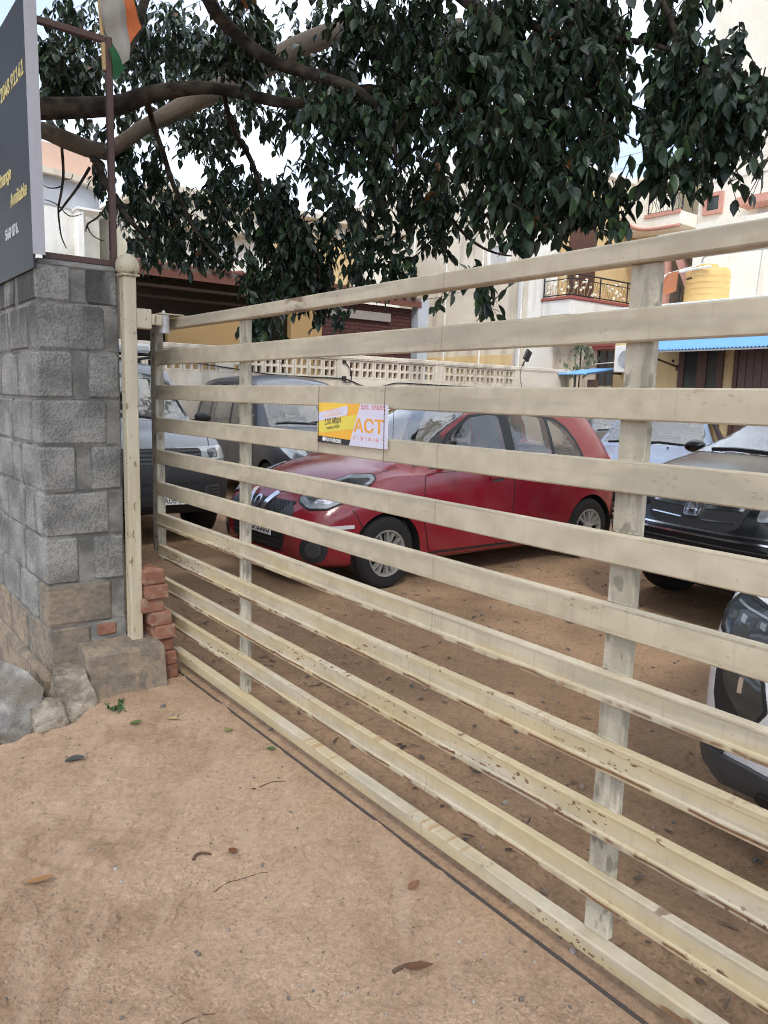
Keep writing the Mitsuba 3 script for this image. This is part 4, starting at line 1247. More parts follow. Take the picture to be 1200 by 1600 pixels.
for k, vw in ((1, 'corner'), (-1, 'rcorner')):
    hl = lambda pts: [(-.64 * x + .77 * y if k > 0 else .64 * x - .77 * y, z) for x, y, z in pts]
    van.panel('headlight', soft(hl([(4.09, .50, .72), (3.95, .70, .70), (3.62, .78, .88), (3.70, .70, .92), (3.95, .58, .86)]), .02), vw, 'lamp_chrome', .006, .03)
van.panel('grille', soft([(-.42, .72), (.42, .72), (.36, .60), (-.36, .60)], .03), 'front', 'plastic_black', .006, .03)
van.panel('lower_grille', soft([(-.5, .48), (.5, .48), (.42, .32), (-.42, .32)], .03), 'front', 'plastic_black', .006, .03)
van.wiper([(3.22, .55), (3.17, .1), (3.2, -.1)]); van.wiper([(3.22, 0), (3.17, -.45), (3.17, -.6)])
van.mirror(2.85, 1.08, 1, 'paint_grey'); van.mirror(2.85, 1.08, -1, 'paint_grey')
van.put('aerial', tube([(2.10, 0.05, 1.80), (1.80, 0.05, 2.03)], .005, 6), 'cable_black')
for k in (1, -1):
    van.panel('bonnet_gap', strip([(3.35, .66 * k), (3.7, .65 * k), (3.95, .58 * k)], .008), 'top', 'ink_black', .002, .03)

# black utility vehicle in front of the rear wall
K = dict(L=4.5, hw=0.89, r=0.35, arch=0.395, fx=3.66, rx=.92, sill0=.30, tw=.22, rimk=.62,
         top=[(0, 1.0), (.05, 1.25), (.15, 1.55), (.4, 1.66), (1.2, 1.69), (2.1, 1.68), (2.45, 1.64), (2.8, 1.53), (3.2, 1.33), (3.50, 1.20), (3.62, 1.16), (3.85, 1.12), (4.15, 1.045), (4.34, .95), (4.44, .84), (4.48, .74), (4.5, .66)],
         belt=[(0, .85), (.1, 1.08), (.6, 1.08), (2.2, 1.05), (3.2, 1.05), (3.6, 1.03), (4.1, .95), (4.35, .85), (4.5, .62)],
         sill=[(0, .45), (.1, .36), (.6, .30), (3.6, .30), (4.2, .29), (4.42, .30), (4.5, .36)],
         wide=[(0, .74), (.05, .80), (.2, .865), (.6, .885), (3.7, .89), (4.1, .875), (4.3, .84), (4.42, .76), (4.5, .66)],
         wbelt=[(0, .70), (.05, .76), (.2, .82), (.6, .84), (3.2, .84), (3.8, .82), (4.2, .77), (4.4, .68), (4.5, .58)],
         wtop=[(0, .52), (.1, .60), (.4, .64), (2.2, .65), (2.7, .67), (3.5, .76), (3.7, .74), (4.1, .66), (4.4, .52), (4.5, .44)])
blk_s = [soft([(3.0, 1.07), (1.78, 1.09), (1.76, 1.56), (2.3, 1.54), (2.62, 1.38)], .04), soft([(1.70, 1.09), (.95, 1.10), (.95, 1.54), (1.68, 1.56)], .04), soft([(.90, 1.10), (.5, 1.12), (.6, 1.48), (.90, 1.53)], .03)]
blk_w = soft([(3.53, -.74), (3.60, -.4), (3.62, 0), (3.60, .4), (3.53, .74), (2.64, .61), (2.60, 0), (2.64, -.61)], .03)
blk = Car('parked_car', 'black utility vehicle with chrome grille bars facing the gate on the right', K, 'paint_black', pose((-2.775, 4.74), -98, 4.5), 'cars parked behind the gate', cut=dict(sides=blk_s, screen=blk_w, x0=.3, x1=3.58, floor=.52, seats=(2.1, 1.1), rear=soft([(-.55, 1.15), (.55, 1.15), (.48, 1.5), (-.48, 1.5)], .04)))
blk.wheels()
blk.panel('windscreen', blk_w.buffer(.012), 'top', 'car_glass', .002, thick=.0)
blk.panel('windscreen_edge', ring(soft([(3.56, -.77), (3.65, 0), (3.56, .77), (2.62, .64), (2.57, 0), (2.62, -.64)], .03), .03), 'top', 'ink_black', .002)
for sd in ('left', 'right'):
    for q in blk_s:
        blk.panel('window', q.buffer(.008), sd, 'car_glass_tinted', .0015, thick=.0)
blk.panel('grille', soft([(-.40, .90), (.40, .90), (.36, .74), (.28, .70), (-.28, .70), (-.36, .74)], .03), 'front', 'plastic_black', .006, .03)
for q, w in (([(-.35, .845), (-.085, .835)], .022), ([(.085, .838), (.35, .852)], .022), ([(-.33, .765), (-.08, .755)], .008), ([(.08, .755), (.33, .765)], .008)):
    blk.panel('grille_chrome', strip(q, w), 'front', 'chrome', .014, .02)
_e = soft([(-.072, .872), (.072, .872), (.060, .775), (.045, .768), (-.045, .768), (-.060, .775)], .015)
blk.panel('emblem_ring', ring(_e, .010), 'front', 'chrome', .026, .008)
blk.panel('emblem', shapely.union_all([sg.Polygon([(-.047, .862), (-.027, .862), (-.022, .83), (-.022, .80), (-.026, .778), (-.043, .778)]), sg.Polygon([(.047, .862), (.027, .862), (.022, .83), (.022, .80), (.026, .778), (.043, .778)]),
                                       sg.Polygon([(-.026, .826), (.026, .826), (.024, .808), (-.024, .808)])]), 'front', 'chrome', .028, .008)
for k, vw in ((1, 'corner'), (-1, 'rcorner')):
    blk.panel('headlight', soft([(.445 * k, .93), (.80 * k, .93), (.84 * k, .83), (.46 * k, .795)], .02), 'front', 'lamp_chrome', .008, .02)
    blk.panel('fog_lamp', sg.Point(.60 * k, .50).buffer(.06), 'front', 'lamp_dark', .010, .02)
for z0, w in ((.690, .012), (.655, .012), (.605, .006)):
    blk.panel('bumper_strip', strip([(-.80, z0 + .01), (-.3, z0), (.3, z0), (.80, z0 + .01)], w), 'front', 'chrome' if w > .01 else 'plastic_grey', .014, .03)
blk.panel('lower_grille', soft([(-.50, .58), (.50, .58), (.46, .44), (-.46, .44)], .03), 'front', 'plastic_black', .004, .03)
blk.panel('bumper_lip', strip([(-.78, .40), (.78, .40)], .03), 'front', 'plastic_grey', .03, .03)
for k in (1, -1):
    blk.panel('bonnet_gap', strip([(3.5, .70 * k), (4.0, .69 * k), (4.3, .60 * k)], .008), 'top', 'ink_black', .002, .03)
blk.panel('bonnet_pad', sg.box(4.02, .22, 4.16, .50), 'top', 'plastic_grey', .012, .03)
blk.wiper([(3.57, .60), (3.50, .2), (3.55, -.08)]); blk.wiper([(3.58, .0), (3.52, -.4), (3.51, -.62)])
blk.mirror(3.26, 1.17, 1, 'paint_black', 1.05); blk.mirror(3.26, 1.17, -1, 'paint_black', 1.05)

# white crossover, only its front corner in view
W = dict(L=3.95, hw=0.895, r=0.34, arch=0.385, fx=3.14, rx=.55, sill0=.28, tw=.22, rimk=.64,
         top=[(0, 1.0), (.05, 1.25), (.15, 1.5), (.4, 1.58), (1.2, 1.62), (1.8, 1.60), (2.1, 1.52), (2.5, 1.28), (2.75, 1.15), (2.95, 1.10), (3.4, 1.04), (3.65, .985), (3.80, .91), (3.89, .80), (3.94, .68), (3.95, .62)],
         belt=[(0, .85), (.1, 1.05), (.6, 1.05), (2.6, 1.02), (3.1, .99), (3.5, .94), (3.75, .86), (3.88, .76), (3.95, .60)],
         sill=[(0, .42), (.1, .34), (.6, .28), (3.2, .28), (3.7, .25), (3.88, .26), (3.95, .33)],
         wide=[(0, .74), (.05, .80), (.2, .87), (.6, .895), (3.2, .895), (3.5, .89), (3.68, .88), (3.80, .86), (3.885, .80), (3.93, .72), (3.95, .62)],
         wbelt=[(0, .70), (.05, .76), (.2, .83), (.6, .85), (2.8, .86), (3.3, .86), (3.6, .845), (3.78, .82), (3.88, .75), (3.93, .66), (3.95, .56)],
         wtop=[(0, .52), (.1, .60), (.4, .65), (2.0, .66), (2.6, .72), (2.9, .74), (3.3, .72), (3.6, .64), (3.8, .54), (3.95, .44)])
wht = Car('parked_car', 'white crossover at the right edge with a slim dark headlight and black lower bumper', W, 'paint_white', pose((-.46, 2.32), -90, 3.95), 'cars parked behind the gate')
wht.wheels()
wht.panel('windscreen', soft([(2.84, -.74), (2.92, 0), (2.84, .74), (2.14, .62), (2.10, 0), (2.14, -.62)], .03), 'top', 'glass_tint', .004)
for sd in ('left', 'right'):
    wht.panel('window', soft([(2.45, 1.07), (.4, 1.10), (.5, 1.44), (1.4, 1.5), (1.95, 1.46)], .04), sd, 'glass_side', .004)
    wht.panel('wheel_cladding', ring(sg.Point(3.14, .34).buffer(.455), .075).intersection(sg.box(2.6, .26, 3.70, .9)), sd, 'plastic_black', .006, .03)
for k in (1, -1):
    fl_ = lambda pts: [(y * k, z) for y, z in pts]
    up = soft(fl_([(.800, .885), (.815, .82), (.805, .768), (.755, .738), (.645, .722), (.46, .745), (.40, .80), (.50, .838), (.655, .848), (.745, .866)]), .010)
    wht.panel('headlight', up, 'front', 'lamp_dark', .006, .02)
    wht.panel('headlight_edge', ring(up.buffer(.004), .009), 'front', 'ink_black', .009, .012)
    wht.panel('headlight_lens', sg.Point(.724 * k, .770).buffer(.027), 'front', 'lens_smoke', .010, .010)
    wht.panel('daylight_strip', strip(fl_([(.79, .852), (.74, .838), (.655, .824), (.50, .816)]), .006), 'front', 'lamp_chrome', .010, .012)
    for j in range(9):
        q = .785 - .036 * j
        wht.panel('headlight_facet', sg.Polygon(fl_([(q, .826 - .004 * j), (q - .020, .822 - .004 * j), (q - .022, .800 - .003 * j), (q - .004, .806 - .003 * j)])), 'front', 'lamp_chrome' if j % 2 else 'lens_smoke', .0095, .010)
    lo = soft(fl_([(.760, .675), (.735, .60), (.665, .528), (.620, .524), (.590, .57), (.615, .65), (.650, .68)]), .012)
    wht.panel('fog_lamp_housing', soft(fl_([(.790, .69), (.785, .56), (.762, .495), (.700, .470), (.655, .515), (.60, .60), (.66, .69)]), .012).union(lo.buffer(.010)), 'front', 'plastic_black', .003, .02)
    wht.panel('fog_lamp', lo, 'front', 'lens_smoke', .010, .02)
    wht.panel('fog_lamp_reflector', sg.box(*sorted([.668 * k, .684 * k])[:1], .60, sorted([.668 * k, .684 * k])[1], .65), 'front', 'chrome', .013, .008)
low = sg.Polygon([(-.90, .375), (-.62, .375), (-.50, .36), (.50, .36), (.62, .375), (.90, .375), (.90, .20), (-.90, .20)])
wht.panel('lower_bumper', low, 'front', 'plastic_grey', .020, .03)
wht.panel('skid_plate', soft([(-.62, .315), (.62, .315), (.55, .24), (-.55, .24)], .02), 'front', 'plastic_black', .034, .03)
for sd in ('left', 'right'):
    wht.panel('lower_bumper', sg.Polygon([(3.96, .41), (3.60, .42), (3.52, .24), (3.96, .24)]), sd, 'plastic_grey', .012, .03)
wht.panel('grille', soft([(-.50, .82), (.50, .82), (.44, .70), (-.44, .70)], .02), 'front', 'plastic_black', .006, .03)
wht.panel('lower_grille', soft([(-.46, .60), (.46, .60), (.40, .42), (-.40, .42)], .02), 'front', 'plastic_black', .006, .03)
wht.mirror(2.5, 1.12, -1, 'paint_white'); wht.mirror(2.5, 1.12, 1, 'paint_white')

# blue saloon and a dark hatchback behind the red car
B = dict(L=4.1, hw=0.84, r=0.30, arch=0.34, fx=3.36, rx=.80, sill0=.20, tw=.185, rimk=.6,
         top=[(0, .70), (.05, .85), (.15, 1.0), (.5, 1.06), (.9, 1.22), (1.3, 1.42), (1.7, 1.48), (2.1, 1.46), (2.4, 1.36), (2.8, 1.13), (3.05, 1.00), (3.2, .97), (3.6, .90), (3.9, .82), (4.02, .74), (4.08, .64), (4.1, .56)],
         belt=[(0, .65), (.1, .90), (.6, .95), (2.4, .92), (3.0, .90), (3.4, .86), (3.8, .78), (4.0, .68), (4.1, .52)],
         sill=[(0, .40), (.1, .28), (.6, .20), (3.4, .20), (3.9, .22), (4.1, .34)],
         wide=[(0, .62), (.05, .70), (.2, .80), (.6, .84), (3.4, .84), (3.75, .80), (3.95, .70), (4.05, .58), (4.1, .46)],
         wbelt=[(0, .58), (.05, .66), (.2, .76), (.6, .80), (3.0, .80), (3.5, .77), (3.85, .67), (4.02, .54), (4.1, .42)],
         wtop=[(0, .45), (.1, .55), (.5, .60), (1.2, .56), (1.8, .56), (2.4, .60), (3.0, .68), (3.3, .66), (3.7, .56), (4.0, .42), (4.1, .32)])
sal_s = [soft([(2.75, .95), (1.7, .97), (1.7, 1.38), (2.0, 1.40), (2.3, 1.32)], .03), soft([(1.62, .97), (.9, 1.0), (1.1, 1.22), (1.35, 1.36), (1.62, 1.38)], .03)]
sal_w = soft([(3.0, -.66), (3.08, -.3), (3.10, 0), (3.08, .3), (3.0, .66), (2.26, .53), (2.22, 0), (2.26, -.53)], .03)
sal_cut = dict(sides=sal_s, screen=sal_w, x0=.75, x1=3.04, floor=.38, seats=(1.85, 1.15))
blu = Car('parked_car', 'pale blue saloon behind the red hatchback, its windscreen mirroring the sky', B, 'paint_blue', pose((-5.55, 8.15), -66, 4.1), 'cars parked behind the gate', cut=sal_cut)
blu.wheels()
drk = Car('parked_car', 'dark grey saloon farthest back, half hidden by the tail of the red car', B, 'paint_dark', pose((-8.3, 12.3), -42, 4.1), 'cars parked behind the gate', cut=sal_cut)
drk.wheels()
for c, mat in ((blu, 'paint_blue'), (drk, 'paint_dark')):
    c.panel('windscreen', sal_w.buffer(.012), 'top', 'car_glass', .002, thick=.0)
    for sd in ('left', 'right'):
        for q in sal_s:
            c.panel('window', q.buffer(.008), sd, 'car_glass_tinted', .0015, thick=.0)
    for k, vw in ((1, 'corner'), (-1, 'rcorner')):
        hl = lambda pts: [(-.64 * x + .77 * y if k > 0 else .64 * x - .77 * y, z) for x, y, z in pts]
        c.panel('headlight', soft(hl([(3.99, .48, .68), (3.84, .68, .66), (3.55, .76, .78), (3.62, .70, .84), (3.85, .56, .79)]), .02), vw, 'lamp_chrome', .006, .03)
    c.panel('grille', soft([(-.40, .68), (.40, .68), (.34, .56), (-.34, .56)], .03), 'front', 'plastic_black', .006, .03)
    c.panel('lower_grille', soft([(-.5, .44), (.5, .44), (.42, .30), (-.42, .30)], .03), 'front', 'plastic_black', .006, .03)
    c.wiper([(3.05, .55), (3.0, .1), (3.03, -.08)]); c.wiper([(3.05, 0), (3.0, -.45), (3.0, -.58)])
    c.mirror(2.72, 1.0, 1, mat); c.mirror(2.72, 1.0, -1, mat)
    for k in (1, -1):
        c.put('washer_jet', box(3.26, 3.285, k * .25 - .012, k * .25 + .012, .955, .975, .004), 'ink_black')
        c.panel('bonnet_gap', strip([(3.2, .63 * k), (3.6, .61 * k), (3.86, .52 * k)], .008), 'top', 'ink_black', .002, .03)
# ------------------------------------------------------------------ boundary wall with pierced vent panels
LX = -12.6
bw = thing('boundary_wall', 'cream compound wall with bands of pierced vent blocks and a cable along it', 'wall')
put(bw, 'base', box(LX - .15, LX, -1.0, 15.44, -.2, 1.885), 'plaster_cream')
put(bw, 'coping', cat(box(LX - .19, LX + .03, -1.0, 15.46, 2.262, 2.34, .008), box(LX - .17, LX + .018, -1.0, 15.45, 2.245, 2.261)), 'plaster_cream')
PAN = [(1.10, 3.40), (3.65, 5.93), (6.20, 8.44), (8.71, 10.97), (11.25, 13.46)]
_ends = [-1.0] + [v for p in PAN for v in p] + [15.44]
for a, b in zip(_ends[::2], _ends[1::2]):
    put(bw, 'pier', box(LX - .15, LX + .004, a, b, 1.8855, 2.2445), 'plaster_cream')
for a, b in PAN:
    nb = 7
    w = (b - a) / nb
    for k in range(nb):
        y0, y1 = a + k * w + .006, a + (k + 1) * w - .006
        pl = sg.box(y0, 1.890, y1, 2.240)
        cw = (y1 - y0)
        for u in (0.13, 0.56):
            for zz in (1.920, 2.085):
                pl = pl.difference(sg.box(y0 + u * cw, zz, y0 + (u + .31) * cw, zz + .118))
        put(bw, 'vent_block', wall_panel(pl, (LX - .10, 0, 0), (0, 1, 0), (0, 0, 1), .085), 'plaster_cream')
put(bw, 'end_return', box(LX - .6, LX - .1505, 15.29, 15.44, -.2, 2.20), 'plaster_cream')
_c = [(5.43, 2.03), (6.27, 1.955), (7.05, 1.885), (8.03, 1.872), (8.52, 1.872), (8.72, 1.85), (8.86, 1.80), (9.05, 1.745), (9.27, 1.725), (9.6, 1.765), (9.95, 1.835), (10.6, 1.83), (11.35, 1.82), (12.5, 1.815), (13.8, 1.80), (15.4, 1.79)]
put(bw, 'cable', tube(smoothpath([(LX + .02, y, z) for y, z in _c], 60), .012, 6), 'cable_black', smooth=True)
put(bw, 'cable', tube(smoothpath([(LX + .03, 8.58, 1.87), (LX + .04, 8.66, 1.79), (LX + .04, 8.75, 1.83), (LX + .04, 8.76, 1.98), (LX + .03, 8.66, 2.14), (LX + .03, 8.6, 2.2)], 24), .010, 6), 'cable_black', smooth=True)
put(bw, 'junction_box', box(LX + .002, LX + .06, 8.55, 8.63, 1.84, 1.92, .01), 'cable_black')
put(bw, 'junction_box', box(LX + .006, LX + .05, 8.55, 8.63, 2.17, 2.23, .008), 'cable_black')
fld = thing('flood_lamp', 'small black flood lamp fixed on the coping of the cream compound wall', 'lamp')
put(fld, 'bracket', tube([(LX + .0, 13.72, 2.34), (LX + .05, 13.72, 2.45), (LX + .08, 13.74, 2.5)], .014, 6), 'cable_black')
put(fld, 'head', xf(box(-.03, .03, -.09, .09, -.13, .13, .012), shift(LX + .1, 13.76, 2.60) @ rot(-28, [1, 0, 0])), 'cable_black')
put(fld, 'cord', tube(smoothpath([(LX + .05, 13.70, 2.46), (LX + .04, 13.62, 2.2), (LX + .035, 13.66, 1.95), (LX + .025, 13.74, 1.81)], 16), .006, 5), 'cable_black')

# ------------------------------------------------------------------ shed beyond the wall
sh = thing('shed', 'low dark shed with a tiled eave and brown brick wall behind the compound wall', 'shed')
SX = -13.4
put(sh, 'roof', wall_panel(sg.Polygon([(SX, 3.66), (SX - 3.6, 4.05), (SX - 3.6, 4.12), (SX, 3.72)]), (0, 11.2, 0), (1, 0, 0), (0, 0, 1), 6.6), 'shed_dark')
for k in range(25):
    y = 4.66 + k * .262
    put(sh, 'eave_tile', xf(tube([(SX + .07, y, 3.735), (SX - .5, y, 3.79)], [.062, .055], 7), np.eye(4)), 'shed_tile' if k % 3 else 'shed_timber', smooth=True)
put(sh, 'eave_board', box(SX - .02, SX + .015, 4.6, 11.2, 3.52, 3.66), 'shed_tile')
for zz, dx in ((3.42, .25), (3.28, .7)):
    put(sh, 'beam', box(SX - dx - .08, SX - dx, 4.6, 8.4, zz - .05, zz), 'shed_timber')
put(sh, 'back_wall', box(SX - 3.4, SX - 3.2, 4.6, 11.2, 0, 4.0), 'shed_dark')
put(sh, 'side_wall', box(SX - 3.4, SX, 4.45, 4.6, 0, 3.6), 'shed_dark')
put(sh, 'low_wall', box(SX - .3, SX - .15, 5.4, 7.05, 0, 2.90), 'ochre_wall')
put(sh, 'low_wall', box(SX - .3, SX - .15, 7.95, 8.68, 0, 3.3), 'ochre_wall')
put(sh, 'brick_wall', box(SX - .35, SX - .20, 8.70, 11.10, 0, 3.5), 'brick_joint')
for r in range(17):
    z0 = 2.16 + r * .079
    y = 8.71 - (.12 if r % 2 else 0)
    while y < 11.09:
        a, b = max(y, 8.705), min(y + .225, 11.095)
        if b - a > .05:
            put(sh, 'brick', box(SX - .205, SX - .190 + rng.uniform(-.002, .003), a, b, z0, z0 + .068, .004), 'brick_dark')
        y += .236
put(sh, 'lintel_board', box(SX - .16, SX - .12, 8.55, 10.45, 3.16, 3.34, .005), 'board_grey')
put(sh, 'post', box(SX - .22, SX, 11.12, 11.42, 0, 3.72), 'plaster_greyblue')

# ------------------------------------------------------------------ houses beyond
ch = thing('house', 'tall cream house with a plain blank wall seen below the leaves in the centre', 'house')
put(ch, 'wall', box(-23.6, -15.0, 16.39, 24, 0, 8.2), 'plaster_cream')
put(ch, 'parapet', cat(box(-23.68, -14.92, 16.31, 24, 8.2, 8.36, .01), box(-23.5, -15.05, 16.45, 16.60, 8.36, 9.0)), 'plaster_white')
put(ch, 'side_wall', box(-14.996, -14.97, 16.40, 17.56, 0, 8.19), 'plaster_white')
put(ch, 'painted_band', box(-19.2, -15.5, 16.36, 16.388, 1.0, 2.86), 'plaster_yellow')
put(ch, 'window_frame', cat(box(-16.62, -16.50, 16.33, 16.388, 5.25, 6.05, .004), box(-15.84, -15.72, 16.33, 16.388, 5.25, 6.05, .004), box(-16.50, -15.84, 16.33, 16.388, 5.95, 6.05, .004), box(-16.50, -15.84, 16.33, 16.388, 5.25, 5.33, .004)), 'plaster_white')
put(ch, 'window', cat(box(-16.49, -16.20, 16.375, 16.3885, 5.335, 5.945), box(-16.17, -15.85, 16.375, 16.3885, 5.335, 5.945)), 'grey_enamel')
for k in range(4):
    put(ch, 'wall_light_pipe', tube([(-20 + k * 1.6, 16.36, 0.2), (-20 + k * 1.6, 16.36, 8.1)], .03, 6), 'plaster_white')

bh = thing('balcony_house', 'pale house with a black flowered balcony railing above a maroon edge', 'house')
put(bh, 'lower_wall', box(-14.96, -12.6, 18.6, 20.9, 0, 3.80), 'plaster_cream')
put(bh, 'upper_wall', box(-18.0, -14.99, 24.01, 26.0, 0, 9.0), 'plaster_cream')
put(bh, 'balcony_back_wall', box(-14.969, -14.90, 17.62, 22.5, 3.9, 7.6), 'plaster_yellow')
put(bh, 'balcony_door', box(-14.90, -14.86, 17.9, 19.1, 4.45, 6.6), 'wood_brown')
put(bh, 'balcony_slab', box(-14.95, -13.95, 16.95, 22.4, 3.93, 4.34, .01), 'plaster_white')
put(bh, 'balcony_edge', box(-14.96, -13.90, 16.90, 22.4, 4.341, 4.42, .01), 'trim_maroon')


def railing(parent, p0, p1, z0, z1, n, mat, flowers=True, gold=True):
    """a welded railing between two points: frame, curled bars and small flowers"""
    p0, p1 = np.array([*p0, 0.0]), np.array([*p1, 0.0])
    d = p1 - p0; L = np.linalg.norm(d); d /= L; w = np.cross(d, [0, 0, 1])
    P = lambda u, z: p0 + d * u + np.array([0, 0, z])
    put(parent, 'rail', cat(tube([P(0, z1), P(L, z1)], .022, 6), tube([P(0, z0 + .03), P(L, z0 + .03)], .018, 6), tube([P(0, z1 - .14), P(L, z1 - .14)], .014, 6)), mat)
    for k in range(n + 1):
        put(parent, 'rail_post', tube([P(L * k / n, z0), P(L * k / n, z1 + .02)], .022, 6), mat)
    for k in range(n):
        a, b = L * k / n, L * (k + 1) / n
        curls = []
        for i in range(9):
            u0 = a + (b - a) * (i + .5) / 9
            q = [P(u0 + .07 * math.sin(3.0 * t + i), z0 + .04 + (z1 - z0 - .2) * t) for t in np.linspace(0, 1, 9)]
            curls.append(tube(q, .012, 4))
        put(parent, 'scrollwork', cat(*curls), 'grille_gold' if gold else mat)
        if flowers:
            for i in range(13):
                u0, zz = a + (b - a) * rng.uniform(.1, .9), z0 + (z1 - z0) * (.12 + .8 * ((i * .37) % 1))
                put(parent, 'flower', xf(trimesh.creation.icosphere(subdivisions=1, radius=.042), shift(*(P(u0, zz) - w * .02))), 'petal_white')


railing(bh, (-14.90, 16.95), (-13.95, 16.95), 4.43, 5.02, 1, 'iron_black')
railing(bh, (-13.95, 16.95), (-13.95, 22.0), 4.43, 5.02, 4, 'iron_black')
put(bh, 'window', box(-14.10, -13.60, 18.57, 18.598, 2.05, 3.02), 'pane_dark')
put(bh, 'window_frame', cat(box(-14.16, -14.10, 18.54, 18.598, 2.0, 3.05), box(-13.60, -13.54, 18.54, 18.598, 2.0, 3.05), box(-13.87, -13.83, 18.55, 18.569, 2.05, 3.02)), 'wood_brown')
put(bh, 'window_shade', cat(box(-14.30, -13.40, 18.25, 18.598, 3.06, 3.13), box(-14.32, -13.38, 18.22, 18.598, 3.131, 3.20)), 'trim_maroon')

th = thing('apartment_house', 'ivory apartment house with rose ledges and a recessed balcony on the right', 'house')
put(th, 'tower_wall', box(-12.84, 6.0, 21.0, 30, 0, 17), 'plaster_ivory')
put(th, 'wing_wall', cat(box(-16.2, -12.845, 22.4, 30, 0, 8.55), box(-16.2, -13.90, 21.02, 22.4, 0, 8.3), box(-13.90, -12.845, 21.02, 22.4, 0, 7.0), box(-13.90, -12.845, 21.02, 22.4, 8.02, 8.3)), 'plaster_ivory')
put(th, 'roof_edge', cat(box(-16.3, -12.846, 20.9, 30, 8.301, 8.42, .01)), 'plaster_ivory')
put(th, 'balcony_slab', box(-16.2, -12.846, 20.15, 21.0, 6.62, 6.98, .01), 'plaster_ivory')
put(th, 'balcony_parapet', box(-16.2, -14.05, 20.15, 20.27, 6.981, 7.55), 'plaster_ivory')
_t = np.linspace(0, 1, 24)
put(th, 'curved_ledge', tube([(-16.2 + 3.35 * t, 20.13, 7.14 - .56 / (1 + math.exp(-14 * (t - .48))) ) for t in _t], .055, 6), 'trim_rose', smooth=True)
put(th, 'balcony_edge', box(-14.0, -12.846, 20.10, 20.15, 6.92, 7.02), 'trim_rose')
railing(th, (-13.95, 20.22), (-12.86, 20.22), 7.02, 7.62, 1, 'iron_black', flowers=False, gold=False)
put(th, 'roof_railing', cat(*[tube([(-15.9 + .6 * k, 21.1, 8.42), (-15.9 + .6 * k, 21.1, 9.2)], .016, 5) for k in range(6)], tube([(-15.9, 21.1, 9.2), (-12.9, 21.1, 9.2)], .018, 5), tube([(-15.9, 21.1, 8.85), (-12.9, 21.1, 8.85)], .014, 5)), 'steel_grey')
put(th, 'string_course', box(-12.86, 6.0, 20.96, 20.999, 7.80, 7.86), 'plaster_white')
put(th, 'window_surround', cat(box(-12.66, -12.56, 20.90, 20.999, 6.92, 7.50), box(-12.18, -12.08, 20.90, 20.999, 6.92, 7.50), box(-12.56, -12.18, 20.90, 20.999, 7.40, 7.50), box(-12.56, -12.18, 20.90, 20.999, 6.92, 7.02)), 'trim_rose')
put(th, 'window', box(-12.55, -12.19, 20.97, 20.999, 7.03, 7.39), 'pane_dark')
put(th, 'ledge', box(-11.36, -8.5, 20.35, 20.999, 6.86, 7.08, .01), 'trim_rose')
put(th, 'window', box(-10.95, -9.4, 20.97, 20.999, 5.5, 6.70), 'pane_dark')
put(th, 'window_frame', cat(box(-11.05, -10.95, 20.93, 20.999, 5.4, 6.80), box(-9.4, -9.3, 20.93, 20.999, 5.4, 6.80), box(-10.95, -9.4, 20.93, 20.999, 6.70, 6.80), box(-10.25, -10.15, 20.95, 20.969, 5.5, 6.70)), 'grey_enamel')

yh = thing('yellow_house', 'yellow single storey house with a blue sheet awning and brown shutters', 'house')
put(yh, 'wall', box(-11.70, -1.5, 16.0, 20.5, 0, 3.42), 'plaster_yellow')
put(yh, 'terrace_edge', box(-11.78, -1.4, 15.92, 20.9, 3.42, 3.82, .01), 'plaster_white')
put(yh, 'upper_room', box(-11.6, -1.5, 18.9, 20.9, 3.82, 6.2), 'plaster_ivory')
put(yh, 'stair_wall', cat(box(-12.80, -11.605, 20.7, 20.9, 3.0, 6.0), box(-12.82, -12.78, 19.4, 20.7, 3.0, 6.0)), 'plaster_cream')
put(yh, 'stair_roof', box(-12.83, -11.605, 19.1, 20.9, 6.001, 6.15), 'plaster_cream')
put(yh, 'stair_door', box(-12.6, -11.75, 20.64, 20.699, 3.8, 5.85), 'wood_brown')
put(yh, 'stair_post', cat(box(-12.75, -12.5, 19.2, 19.38, 3.82, 5.8), xf(box(-.10, .10, 19.22, 19.36, -1.3, 1.0), shift(-12.0, 0, 5.0) @ rot(-24, [0, 1, 0]))), 'trim_rose')
# corrugated awning: a folded sheet with depth
_w, _n = 6.0, 80
_x = np.linspace(-10.48, -4.2, _n * 2 + 1)
_zz = .022 * np.where(np.arange(len(_x)) % 2 == 0, 1, -1)
def sheet(x, zz, y0, z0, y1, z1, th=.012):
    a = np.c_[x, 0 * x + y0, z0 + zz]; b = np.c_[x, 0 * x + y1, z1 + zz]
    V = np.vstack([a, b, a - [0, 0, th], b - [0, 0, th]]); n = len(x); F = []
    for i in range(n - 1):
        F += [[i, i + 1, n + i + 1], [i, n + i + 1, n + i], [2 * n + i, 3 * n + i + 1, 2 * n + i + 1], [2 * n + i, 3 * n + i, 3 * n + i + 1], [i, 2 * n + i + 1, i + 1], [i, 2 * n + i, 2 * n + i + 1], [n + i, n + i + 1, 3 * n + i + 1], [n + i, 3 * n + i + 1, 3 * n + i]]
    return trimesh.Trimesh(V, np.array(F), process=False)
put(yh, 'awning', sheet(_x, _zz, 15.05, 2.72, 15.99, 3.10), 'roof_blue')
put(yh, 'awning_rail', box(-10.48, -4.2, 15.06, 15.10, 2.665, 2.695), 'steel_grey')
for x in (-10.3, -7.4, -4.6):
    put(yh, 'awning_strut', tube([(x, 15.1, 2.66), (x + .38, 15.97, 2.38)], .022, 6), 'iron_brown')
    put(yh, 'strut_plate', box(x + .30, x + .46, 15.97, 15.998, 2.31, 2.45), 'iron_brown')
